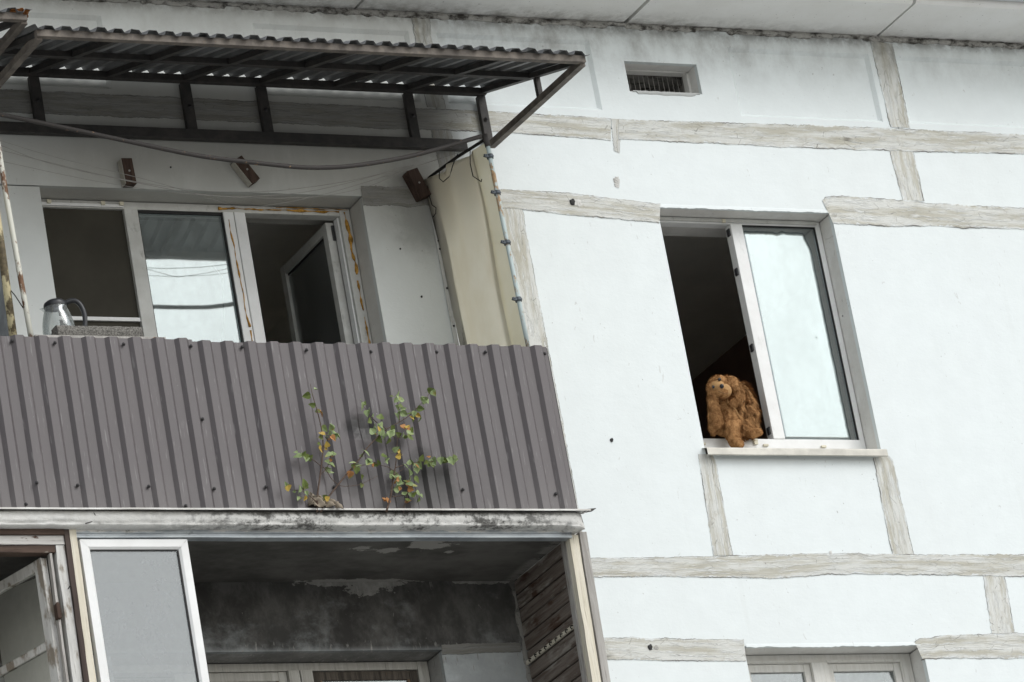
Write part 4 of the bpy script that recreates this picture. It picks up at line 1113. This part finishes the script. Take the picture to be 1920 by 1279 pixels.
cl = MB(); cl.lathe([(.0175, -.012), (.0185, -.012), (.0185, .012), (.0175, .012)], (0, 0, 0), 14); cl.box(-.045, -.016, -.006, .006, -.010, .008, .002); cl.tube([(-.036, -.014, 0), (-.036, .014, 0)], .004, 6); cl.tube([(.012, -.012, .006), (.012, -.012, -.002)], .005, 6)
cme = mesh_of(cl, 'pipe_clamp', 'clamp_steel')
for z in (12.93, 12.71, 12.41, 12.07): share('pipe_clamp', cme, None, bp, (lerp(-.366, -.350, (12.99-z)/1.2), -.767, z), (0, 0, R(20)))

# ------------------------------------------------------------------ fabric side screen between wall and blue post
ss = thing('side_screen', 'cream canvas side screen hung between the wall and the pale blue post', 'screen', (-.36, -.38, 11.8))
def scr(y, z, off=0):
    f = .010*math.sin(y*16+z*1.5)+.012*mnoise.noise((y*4, z*1.6, 1))
    sag = .02*math.exp(-((z-13.0)/.25)**2)*math.sin((y+.4)*22)
    return -.352-.012*(z-12.4)+off-f-sag
def scr_top(y): return lerp(13.15, 13.035, (y+.02)/(-.75+.02))
rows = []
for i in range(49):
    v = i/48; row = []
    for j in range(61):
        y = lerp(-.012, -.600, j/60); z = lerp(11.78, scr_top(y)-.012-.006*mnoise.noise((y*12, 1, 2)), v); row.append((scr(y, z), y, z))
    rows.append(row)
mb = MB(); mb.grid(rows); mb.build('canvas', 'screen_canvas', ss, solid=.001, smooth=True)
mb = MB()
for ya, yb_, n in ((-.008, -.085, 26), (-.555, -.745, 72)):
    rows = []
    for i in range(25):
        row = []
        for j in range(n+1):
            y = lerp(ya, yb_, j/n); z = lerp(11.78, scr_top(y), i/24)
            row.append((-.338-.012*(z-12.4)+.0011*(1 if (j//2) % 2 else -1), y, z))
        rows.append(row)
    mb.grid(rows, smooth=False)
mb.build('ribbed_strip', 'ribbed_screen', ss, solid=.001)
mb = MB(); mb.tube([(-.345, -.01, 13.152), (-.36, -.4, 13.10), (-.362, -.75, 13.045)], .009, 6); mb.build('hem_rope', 'cord_black', ss)
rows = []
mb = MB(); mb.box(-.372, -.345, -.012, -.0065, 11.80, 12.97, .001); bt = mb.build('batten', 'grimy_plastic', ss)
for z in (12.90, 12.76, 12.71, 12.47, 12.24, 12.02): share('screw', screw, None, bt, (-.358, -.0125, z), (R(-90), 0, 0), .7)
def hook_cord(pts):
    mb = MB(); mb.tube(pts, .0028, 5); mb.build('cord', 'cord_black', ss)
hook_cord([(-.368, -.03, 13.13), (-.385, -.05, 13.03), (-.383, -.06, 12.96), (-.378, -.09, 12.93), (-.380, -.08, 12.90), (-.39, -.06, 12.885)])
hook_cord([(-.375, -.20, 13.115), (-.385, -.20, 13.06), (-.387, -.24, 13.02), (-.387, -.33, 13.015), (-.387, -.37, 13.05), (-.383, -.42, 13.085), (-.375, -.44, 13.10)])
hook_cord([(-.372, -.58, 13.07), (-.384, -.57, 12.98), (-.384, -.575, 12.90), (-.384, -.62, 12.86), (-.384, -.655, 12.83), (-.384, -.665, 12.84)])

# ------------------------------------------------------------------ divider at the left edge
dv_ = thing('divider', 'grey sheet divider with a peeling rusty edge post at the balcony left end', 'divider', (-3.33, -.5, 11.75))
mb = MB(); mb.box(-3.372, -3.362, -.76, -.004, 11.70, 12.72); mb.build('sheet', 'asbestos_grey', dv_)
mb = MB(); mb.tube([(-3.352, -.772, 12.80), (-3.354, -.772, 12.3), (-3.362, -.772, 11.70)], .021, 10); mb.build('edge_post', 'divider_post_paint', dv_)
mb = MB(); mb.tube([(-3.375, -.6, 12.30), (-3.32, -.78, 12.02), (-3.285, -.78, 11.95)], .003, 5); mb.build('cord', 'cord_black', dv_)

# ------------------------------------------------------------------ wooden blocks screwed to the wall
def wblock(label, c, ang, L, W, D, tiltx=0):
    t = thing('wood_block', label, 'wood block', c, 'wooden blocks fixed to the balcony wall')
    ca, sa = math.cos(ang), math.sin(ang)
    def tr(mb):
        for v in mb.bm.verts:
            x, z = v.co.x, v.co.z; v.co.x = c[0]+x*ca+z*sa; v.co.z = c[2]-x*sa+z*ca; v.co.y += c[1]
        return mb
    mb = tr(MB().box(-W/2, W/2, -D, 0, -L/2, L/2, .003)); mb.build('block', 'block_wood', t)
    mb = tr(MB().box(-W/2-.004, -W/2+.0005, -D+.006, 0, -L/2+.003, L/2-.004)); mb.build('side_board', 'block_wood' if 'sooty' in label else 'cream_block_side', t)
    b = tr(MB().tube([(0, -D-.003, .0), (0, -D+.002, 0)], .006, 8)); b.build('bolt', 'line_grey', t)
    return t
wblock('upright dark wooden block above the insect screen', (-2.210, -.003, 13.108), R(-2), .155, .062, .055)
wblock('dark wooden block tilted to the right above the middle pane', (-1.495, -.003, 13.142), R(-33), .165, .062, .055)
wblock('sooty wooden block tilted beside the canvas screen', (-.440, -.003, 13.095), R(-20), .175, .075, .06)

# ------------------------------------------------------------------ clothes lines
cln = thing('clothesline', 'thin washing wires sagging across the front of the balcony window', 'clothesline', (-1.8, -.25, 12.95))
def wire(pts, r=.0019, mat='line_grey'):
    P = []
    for i in range(len(pts)-1):
        for k in range(12):
            P.append(Vector(pts[i]).lerp(Vector(pts[i+1]), k/12))
    P.append(Vector(pts[-1]))
    for _ in range(30): P = [P[0]]+[(a+2*b+c)/4 for a, b, c in zip(P, P[1:], P[2:])]+[P[-1]]
    mb = MB(); mb.tube(P, r, 5); mb.build('wire', mat, cln)
wire([(-3.42, -.3, 13.22), (-3.06, -.3, 13.123), (-2.845, -.3, 13.021), (-2.13, -.3, 12.89), (-1.79, -.3, 12.845), (-1.33, -.3, 12.885), (-.99, -.28, 12.975), (-.44, -.03, 13.22)])
wire([(-3.42, -.25, 13.20), (-2.95, -.25, 13.09), (-2.4, -.25, 12.965), (-1.9, -.25, 12.90), (-1.45, -.25, 12.915), (-.9, -.2, 13.03), (-.44, -.03, 13.22)])
wire([(-3.42, -.35, 13.06), (-3.05, -.35, 12.99), (-2.6, -.35, 12.90), (-2.1, -.35, 12.84), (-1.6, -.35, 12.825), (-1.2, -.32, 12.86), (-.8, -.2, 13.0), (-.44, -.03, 13.215)], .0015)
wire([(-3.42, -.3, 13.26), (-2.8, -.3, 13.06), (-2.2, -.3, 12.94), (-1.7, -.28, 12.80), (-1.68, -.28, 12.79), (-1.2, -.28, 12.88), (-.44, -.05, 13.20), (-.37, -.5, 13.09)], .0015)

# ------------------------------------------------------------------ kettle and foam slab on the shelf
kt = thing('kettle', 'glass electric kettle with a black lid and handle behind the parapet', 'kettle', (-3.020, -.60, 11.804))
KC = Vector((-3.020, -.60, 11.804))
mb = MB(); mb.lathe([(0, .002), (.074, .002), (.079, .010), (.079, .030), (.076, .034)], KC, 32); mb.build('base', 'white_plastic', kt)
mb = MB(); mb.lathe([(.077, .034), (.083, .06), (.086, .09), (.083, .13), (.076, .17), (.066, .205), (.058, .225), (.060, .240)], KC, 40); mb.build('glass_body', 'kettle_glass', kt, solid=.002)
mb = MB(); mb.lathe([(.0785, .035), (.0805, .055), (.0815, .062), (.0, .062)], KC, 32); mb.build('water_band', 'curtain_grey', kt)
mb = MB(); mb.lathe([(.061, .232), (.0625, .245), (.060, .256), (.045, .268), (.02, .274), (0, .275)], KC, 32); mb.build('lid', 'black_plastic', kt)
mb = MB(); hp = [(.055, .252), (.085, .262), (.115, .255), (.135, .225), (.145, .18), (.143, .13), (.130, .085), (.112, .055), (.085, .045)]
hd = Vector((.93, -.37, 0)).normalized()
P = []
for i in range(33):
    t = i/32*(len(hp)-1); k = min(int(t), len(hp)-2); u = t-k; r_, z_ = lerp(hp[k][0], hp[k+1][0], u), lerp(hp[k][1], hp[k+1][1], u); P.append(KC+hd*r_+Vector((0, 0, z_)))
for _ in range(4): P = [P[0]]+[(a+2*b+c)/4 for a, b, c in zip(P, P[1:], P[2:])]+[P[-1]]
mb.tube(P, .0135, 10); mb.build('handle', 'black_plastic', kt)
mb = MB(); a = KC-hd*.056+Vector((0, 0, .215)); sdv = Vector((-hd.y, hd.x, 0))
v = [a+sdv*.02, a-sdv*.02, a-hd*.030+Vector((0, 0, .022)), a+sdv*.016+Vector((0, 0, .022)), a-sdv*.016+Vector((0, 0, .022))]
bv = [mb.bm.verts.new(p) for p in v]
for f in ((0, 1, 2), (0, 2, 3), (1, 4, 2), (2, 4, 3)): mb.bm.faces.new([bv[i] for i in f])
mb.build('spout', 'kettle_glass', kt)
mb = MB(); rows = []
g = bmesh.ops.create_grid(mb.bm, x_segments=2, y_segments=2, size=.01); bmesh.ops.delete(mb.bm, geom=g['verts'], context='VERTS')
for f0 in (0,):
    n = 60
    for i in range(n+1):
        x = lerp(-3.105, -2.625, i/n); row = []
        for k, (y, z) in enumerate(((-.765, 11.804), (-.772, 11.835), (-.768, 11.862), (-.75, 11.868), (-.69, 11.868), (-.685, 11.804))):
            j = .004*mnoise.noise((x*25, k*2.2, 4))+.003*mnoise.noise((x*70, k*2.2, 4)); row.append((x+j, y+j, z+(j if z > 11.81 else 0)))
        rows.append(row)
mb.grid(rows, smooth=False)
for e in (0, -1): mb.bm.faces.new([mb.bm.verts.new(p) for p in rows[e]])
tag(mb.build('foam_slab', 'foam_slab_grey', None, at=(-2.865, -.73, 11.804)), 'speckled grey foam slab lying along the top of the parapet in front of the kettle', 'foam slab')

# ------------------------------------------------------------------ plush toy on the sill
TOY = {
    'head': [(1.316, .050, 11.934, .062), (1.300, .050, 11.918, .056), (1.275, .052, 11.915, .040)],
    'snout': [(1.311, .035, 11.901, .048), (1.308, .012, 11.871, .039)],
    'chest': [(1.345, .08, 11.846, .044), (1.359, .08, 11.781, .055), (1.373, .08, 11.705, .055)],
    'leg': [(1.353, .07, 11.695, .051), (1.346, .055, 11.634, .048), (1.341, .035, 11.573, .038), (1.350, .010, 11.552, .029)],
    'ear': [(1.27, .06, 11.898, .026), (1.256, .05, 11.832, .032), (1.248, .045, 11.765, .039), (1.246, .045, 11.721, .044), (1.236, .045, 11.686, .037), (1.22, .05, 11.668, .026), (1.277, .045, 11.704, .024)],
    'ear2': [(1.384, .07, 11.97, .031), (1.407, .05, 11.949, .040), (1.419, .04, 11.901, .042), (1.422, .03, 11.853, .040), (1.401, .025, 11.833, .037), (1.36, .02, 11.808, .024)],
    'back': [(1.506, .13, 11.949, .034), (1.53, .14, 11.905, .048), (1.526, .14, 11.838, .057), (1.51, .13, 11.768, .062), (1.488, .12, 11.705, .055), (1.446, .11, 11.680, .044)],
    'fill': [(1.42, .11, 11.93, .05), (1.44, .11, 11.84, .06), (1.42, .11, 11.75, .055)],
    'foot': [(1.453, .09, 11.665, .033), (1.484, .055, 11.640, .032), (1.512, .04, 11.640, .026)],
    'inner': [(1.319, .12, 11.690, .031), (1.314, .12, 11.672, .026), (1.338, .12, 11.675, .031)],
    'hand': [(1.283, .13, 11.690, .020), (1.268, .135, 11.668, .018)],
}
toy = thing('plush_toy', 'shaggy brown plush animal with long floppy ears slumped on the open window sill', 'plush toy', (1.38, .10, 11.642))
mb = MB(); pts_all = []
for nme, ch in TOY.items():
    for (a, b) in zip(ch, ch[1:]):
        n = max(2, int(math.dist(a[:3], b[:3])/(min(a[3], b[3])*.35)))
        for i in range(n+1):
            q = [lerp(a[k], b[k], i/n) for k in range(4)]; pts_all.append((nme, q))
            g = bmesh.ops.create_icosphere(mb.bm, subdivisions=2, radius=q[3])
            for v in g['verts']: v.co += Vector(q[:3])
tmp = mb.build('toy_form', 'plush_fur', None, at=(1.38, .10, 11.642))
md = tmp.modifiers.new('r', 'REMESH'); md.mode = 'VOXEL'; md.voxel_size = .006
md = tmp.modifiers.new('s', 'SMOOTH'); md.iterations = 2; md.factor = .5
dg = bpy.context.evaluated_depsgraph_get(); dg.update()
me = bpy.data.meshes.new_from_object(tmp.evaluated_get(dg)); bpy.data.objects.remove(tmp)
for p in me.polygons: p.use_smooth = True
org = Vector((1.38, .10, 11.642))
for v in me.vertices:
    w = v.co+org
    v.co += v.normal*(.0035*mnoise.noise(w*38)+.002*mnoise.noise(w*95))
me.name = 'body'; body = bpy.data.objects.new('body', me); COL.objects.link(body); body.parent = toy
if not me.materials: me.materials.append(M['plush_fur'])
# fur: short tufts everywhere but on the snout, long strands on back and ears
rng = random.Random(5); fb = bmesh.new()
areas = [p.area for p in me.polygons]
polys = rng.choices(list(me.polygons), weights=areas, k=30000)
for p in polys:
    w = p.center+org
    best = min(pts_all, key=lambda q: (w-Vector(q[1][:3])).length-q[1][3])
    kind = best[0]
    if kind == 'snout': continue
    L = {'back': .036, 'ear': .015, 'ear2': .017, 'head': .008, 'fill': .028}.get(kind, .006)*rng.uniform(.5, 1.25)
    nrm = p.normal
    down = Vector((.12, -.1, -1)); t = (down-nrm*down.dot(nrm)); t = t.normalized() if t.length > 1e-3 else Vector((0, 0, -1))
    clump = Vector((mnoise.noise(w*26), mnoise.noise(w*26+Vector((9, 0, 0))), mnoise.noise(w*26+Vector((0, 9, 0)))))
    d = (t*(1.0 if L > .012 else .45)+nrm*.55+clump*(1.3 if kind in ('back', 'fill') else .9)+Vector((rng.uniform(-.25, .25),)*3)).normalized()
    b = p.center+Vector((rng.uniform(-.003, .003), rng.uniform(-.003, .003), rng.uniform(-.003, .003)))-nrm*.002
    s = d.cross(nrm); s = s.normalized() if s.length > 1e-3 else Vector((1, 0, 0)); wd = .0030 if kind in ('back', 'fill') else (.0020 if L > .008 else .0015)
    mid = b+d*L*.6; tip = b+d*L+t*L*.3
    vs = [fb.verts.new(q) for q in (b-s*wd, b+s*wd, mid+s*wd*.7, mid-s*wd*.7, tip)]
    fb.faces.new(vs[:4]); fb.faces.new((vs[3], vs[2], vs[4]))
fm = bpy.data.meshes.new('fur'); fb.to_mesh(fm); fb.free(); fm.materials.append(M['plush_fur'])
fur = bpy.data.objects.new('fur', fm); COL.objects.link(fur); fur.parent = toy; fur['kind'] = 'stuff'
def ellip(c, r, axis, name, mat, sub=3):
    """flattened ball whose short axis points along `axis`"""
    q = Vector(axis).to_track_quat('Z', 'Y').to_matrix(); mb = MB()
    g = bmesh.ops.create_icosphere(mb.bm, subdivisions=sub, radius=1.0)
    for v in g['verts']: v.co = Vector(c)+q@Vector((v.co.x*r[0], v.co.y*r[1], v.co.z*r[2]))
    return mb.build(name, mat, toy, smooth=True)
look = Vector((-.40, -.82, -.36)).normalized()
ellip((1.318, .020, 11.882), (.050, .046, .044), look, 'snout', 'plush_felt')
ellip((1.288, .018, 11.912), (.042, .036, .030), look, 'snout', 'plush_felt')
ellip((1.2825, -.0330, 11.8905), (.0125, .014, .007), look, 'nose', 'glossy_button')
ellip((1.287, -.016, 11.940), (.010, .010, .006), look, 'eye', 'glossy_button', 2)
ellip((1.247, .000, 11.900), (.008, .010, .006), look, 'eye', 'glossy_button', 2)
mb = MB(); mb.tube([(1.262, -.018, 11.868), (1.275, -.030, 11.852), (1.30, -.035, 11.846), (1.325, -.030, 11.852)], .0010, 5); mb.build('mouth', 'block_wood', toy)
mb = MB(); mb.tube([(1.345, .035, 11.835), (1.335, .018, 11.822), (1.33, .012, 11.808), (1.337, .012, 11.803), (1.34, .02, 11.815)], .004, 6); mb.tube([(1.34, .012, 11.803), (1.375, .015, 11.765), (1.40, .03, 11.72)], .004, 6); mb.build('drawstring', 'plush_felt', toy)

# ------------------------------------------------------------------ saplings rooted in the gutter
LEAF_A = [(-1.745,11.459,'g'),(-1.8,11.431,'d'),(-1.788,11.368,'d'),(-1.745,11.339,'d'),(-1.742,11.319,'o'),(-1.728,11.243,'d'),(-1.693,11.246,'g'),(-1.758,11.206,'y'),(-1.703,11.226,'g'),(-1.667,11.217,'g'),(-1.723,11.19,'d'),(-1.698,11.18,'o'),(-1.682,11.19,'g'),(-1.735,11.15,'y'),(-1.777,11.156,'d'),(-1.775,11.13,'y'),(-1.689,11.114,'g'),(-1.722,11.097,'g'),(-1.716,11.074,'o'),(-1.739,11.06,'g'),(-1.716,11.038,'g'),(-1.714,11.008,'g'),(-1.842,11.093,'d'),(-1.856,11.07,'g'),(-1.825,11.093,'d'),(-1.9,11.092,'g'),(-1.873,11.109,'g'),(-1.995,10.931,'g'),(-1.989,10.908,'y'),(-1.922,10.913,'g'),(-1.875,10.921,'d'),(-1.888,10.941,'d'),(-1.881,10.888,'g'),(-1.888,10.865,'y'),(-1.919,10.86,'g'),(-1.78,10.846,'d'),(-1.767,10.84,'y'),(-1.482,11.372,'g'),(-1.459,11.329,'g'),(-1.472,11.279,'d'),(-1.402,11.303,'d'),(-1.434,11.259,'g'),(-1.403,11.259,'g'),(-1.452,11.232,'g'),(-1.424,11.236,'y'),(-1.399,11.226,'g'),(-1.409,11.189,'d'),(-1.336,11.247,'d'),(-1.353,11.21,'g'),(-1.355,11.183,'d'),(-1.333,11.227,'g'),(-1.273,11.214,'g'),(-1.239,11.191,'d'),(-1.226,11.224,'g'),(-1.258,11.26,'o'),(-1.221,11.255,'o'),(-1.238,11.254,'y'),(-1.209,11.338,'d'),(-1.19,11.329,'g'),(-1.204,11.308,'y'),(-1.172,11.329,'g'),(-1.163,11.322,'y'),(-1.187,11.305,'d'),(-1.145,11.366,'d'),(-1.118,11.417,'g'),(-1.091,11.414,'g'),(-1.049,11.452,'g'),(-1.056,11.472,'d'),(-1.265,11.449,'g'),(-1.266,11.425,'g'),(-1.311,11.424,'d'),(-1.24,11.415,'g'),(-1.277,11.371,'g'),(-1.247,11.358,'g'),(-1.288,11.321,'g'),(-1.256,11.325,'g'),(-1.506,11.105,'g'),(-1.531,11.098,'g'),(-1.598,11.052,'g'),(-1.59,11.038,'d'),(-1.548,11.042,'g'),(-1.51,11.046,'g'),(-1.577,11.012,'d'),(-1.611,10.995,'o'),(-1.477,11.039,'o'),(-1.439,11.059,'d'),(-1.413,11.089,'d'),(-1.404,11.063,'g'),(-1.546,10.939,'d'),(-1.54,10.989,'d')]
LEAF_B = [(-1.318,11.137,'g'),(-1.299,11.13,'y'),(-1.323,11.093,'y'),(-1.242,11.061,'g'),(-1.186,11.084,'d'),(-1.147,11.088,'o'),(-1.185,11.054,'g'),(-1.136,11.055,'d'),(-1.106,11.068,'g'),(-1.075,11.065,'g'),(-1.048,11.079,'d'),(-1.015,11.069,'g'),(-0.996,11.079,'g'),(-0.97,11.086,'g'),(-1.004,11.056,'g'),(-1.262,11.011,'g'),(-1.216,11.018,'g'),(-1.219,11.037,'o'),(-1.261,10.974,'g'),(-1.221,10.968,'d'),(-1.28,11.04,'g'),(-1.346,11,'g'),(-1.367,10.98,'g'),(-1.329,10.98,'g'),(-1.347,10.96,'o'),(-1.332,10.947,'g'),(-1.31,10.954,'g'),(-1.33,10.921,'o'),(-1.283,10.931,'g'),(-1.275,10.954,'o'),(-1.263,10.928,'o'),(-1.239,10.928,'g'),(-1.346,10.927,'g'),(-1.304,10.894,'g'),(-1.271,10.884,'g'),(-1.225,10.891,'g'),(-1.274,10.908,'o'),(-1.234,10.841,'d'),(-1.29,10.835,'o'),(-1.275,10.825,'o'),(-1.434,10.801,'o'),(-1.409,10.844,'o')]
STEM_A = [ [(-1.834,10.787),(-1.815,10.879),(-1.786,10.984),(-1.745,11.143),(-1.747,11.249),(-1.761,11.362),(-1.77,11.448),(-1.771,11.495)],
 [(-1.77,11.037),(-1.811,11.076),(-1.843,11.089),(-1.881,11.099)],
 [(-1.763,11.037),(-1.741,11.011),(-1.721,10.971),(-1.674,10.929),(-1.563,10.939),(-1.452,10.986)],
 [(-1.745,11.143),(-1.708,11.196),(-1.679,11.207)],
 [(-1.784,10.991),(-1.737,11.031),(-1.709,11.097)],
 [(-1.814,10.787),(-1.769,10.853),(-1.734,10.892),(-1.635,10.992),(-1.537,11.085),(-1.501,11.132),(-1.427,11.199),(-1.364,11.246),(-1.289,11.281),(-1.22,11.318),(-1.153,11.376),(-1.104,11.417),(-1.061,11.465)],
 [(-1.413,11.279),(-1.442,11.312),(-1.479,11.372)],
 [(-1.364,11.246),(-1.413,11.279)],
 [(-1.282,11.281),(-1.266,11.348),(-1.267,11.402),(-1.273,11.442)],
 [(-1.372,11.24),(-1.304,11.194),(-1.238,11.214)],
 [(-1.603,11.018),(-1.544,11.045),(-1.44,11.053)],
 [(-1.818,10.84),(-1.859,10.879),(-1.895,10.905),(-1.987,10.914)] ]
STEM_B = [ [(-1.433,10.788),(-1.385,10.881),(-1.356,10.987),(-1.343,11.02),(-1.32,11.107),(-1.306,11.187),(-1.289,11.22)],
 [(-1.34,11.033),(-1.268,11.054),(-1.196,11.068),(-1.091,11.072),(-0.984,11.086)],
 [(-1.35,11.017),(-1.38,11.04),(-1.433,11.053)],
 [(-1.354,10.993),(-1.27,11.04)],
 [(-1.326,10.788),(-1.316,10.828),(-1.294,10.855),(-1.274,10.941),(-1.256,10.987)],
 [(-1.379,10.874),(-1.319,10.884),(-1.235,10.895)],
 [(-1.353,10.98),(-1.319,10.96),(-1.262,10.934)] ]

def leaf_mesh(seed, mat):
    """broad birch-like leaf with a pointed tip, folded along the midrib, 5 cm long at scale 1"""
    r = random.Random(seed); mb = MB()
    out = [(0, 0), (.35, .03), (.52, .22), (.46, .45), (.30, .68), (.14, .87), (0, 1.0)]
    L = .046; fold = r.uniform(.10, .35); curl = r.uniform(-.25, .35)
    def P(x, y, s):
        jx = 1+r.uniform(-.08, .08); return (s*x*L*jx*.95, -abs(x)*fold*L-curl*L*y*y, y*L)
    mid = [mb.bm.verts.new((0, -curl*L*y*y, y*L)) for _, y in out]
    for s in (-1, 1):
        sd = [mid[0]]+[mb.bm.verts.new(P(x, y, s)) for x, y in out[1:-1]]+[mid[-1]]
        for i in range(len(out)-1):
            f = [mid[i], sd[i], sd[i+1], mid[i+1]]; u = []
            for v in f:
                if v not in u: u.append(v)
            if len(u) > 2: mb.bm.faces.new(u)
    mb.tube([(0, 0, 0), (0, .002, -.016)], .0007, 4)
    return mesh_of(mb, 'leaf', mat)
LM = {'g': 'leaf_pale_green', 'd': 'leaf_olive', 'y': 'leaf_yellow', 'o': 'leaf_orange'}
LV = {k: [leaf_mesh(i*7+ord(k), m) for i in range(4)] for k, m in LM.items()}
def sapling(label, base, stems, leaves, seed, sxr):
    t = thing('sapling', label, 'sapling', base, 'saplings growing in the gutter')
    r = random.Random(seed); paths = []
    for si, st in enumerate(stems):
        P = []; y0 = -.845
        for i, (x, z) in enumerate(st):
            f = min(1, max(0, (z-base[2])/.55)); P.append(Vector((x, -.852-.045*f-.02*mnoise.noise((x*6, z*6, seed)), z)))
        Q = []
        for a, b in zip(P, P[1:]):
            for k in range(5): Q.append(a.lerp(b, k/5))
        Q.append(P[-1])
        for _ in range(3): Q = [Q[0]]+[(a+2*b+c)/4 for a, b, c in zip(Q, Q[1:], Q[2:])]+[Q[-1]]
        main = si in sxr
        r0 = .0060 if main else .0026; n = len(Q)
        mb = MB(); mb.tube(Q, [lerp(r0, .0012, (i/(n-1))**.8) for i in range(n)], 6)
        mb.build('stem' if main else 'twig', 'bark_brown', t); paths += Q
    todo = [(x, z, c, 1.0) for x, z, c in leaves]
    todo += [(x+r.uniform(-.022, .022), z+r.uniform(-.022, .022), r.choice((c, c, 'd')), .75) for x, z, c in leaves if r.random() < .42]
    for x, z, c, k_ in todo:
        q = min(paths, key=lambda p: (p.x-x)**2+(p.z-z)**2)
        y = q.y+r.uniform(-.025, .012); z = max(z, 10.855)
        d = Vector((x-q.x, 0, z-q.z))
        ang = math.atan2(d.x, d.z) if d.length > .006 else r.uniform(-2, 2)
        ang += r.uniform(-.7, .7)
        rot = (r.uniform(-.9, .5)+.2, ang, r.uniform(-1.0, 1.0))
        sc = r.uniform(.6, 1.15)*(.8 if c in 'yo' else 1)*k_
        o = share('leaf', r.choice(LV[c]), None, t, (x, y, z), None, sc)
        o.scale = (sc*r.uniform(.75, 1.05), sc*r.uniform(.8, 2.0), sc)
        e = Matrix.Rotation(rot[1], 3, 'Y')@Matrix.Rotation(rot[2], 3, 'Z')@Matrix.Rotation(rot[0], 3, 'X')
        o.rotation_euler = e.to_euler(); o.location -= e@Vector((0, 0, .022*sc))
    return t
sapling('young tree with two thin stems rising from a rag in the gutter', (-1.745, -.85, 10.812), STEM_A, LEAF_A, 11, (0, 5))
sapling('smaller leafy sapling with browning leaves to the right of the rag', (-1.33, -.85, 10.812), STEM_B, LEAF_B, 12, (0,))

# crumpled rag stuffed in the gutter
mb = MB(); rows = []
for i in range(25):
    u = i/24; row = []
    for j in range(15):
        v = j/14; x = lerp(-1.855, -1.695, u); h = .10*(1-u*.55)*min(1, u*6+.25)
        z = 10.812+h*math.sin(v*math.pi*.5)*(1+.35*mnoise.noise((u*6, v*2, 3)))
        y = lerp(-.880, -.815, v)-.016*math.sin(u*21+v*5)*(1-v*.4)+.012*mnoise.noise((u*9, v*7, 1))
        if j == 0: z = 10.810-(.022*max(0, u-.82)/.18)
        row.append((x+.014*mnoise.noise((u*5, v*5, 9)), y, z))
    rows.append(row)
mb.grid(rows); tag(mb.build('rag', 'rag_cloth', None, at=(-1.77, -.85, 10.812), solid=.002, smooth=True), 'crumpled beige rag wedged in the gutter at the foot of the sapling', 'rag')
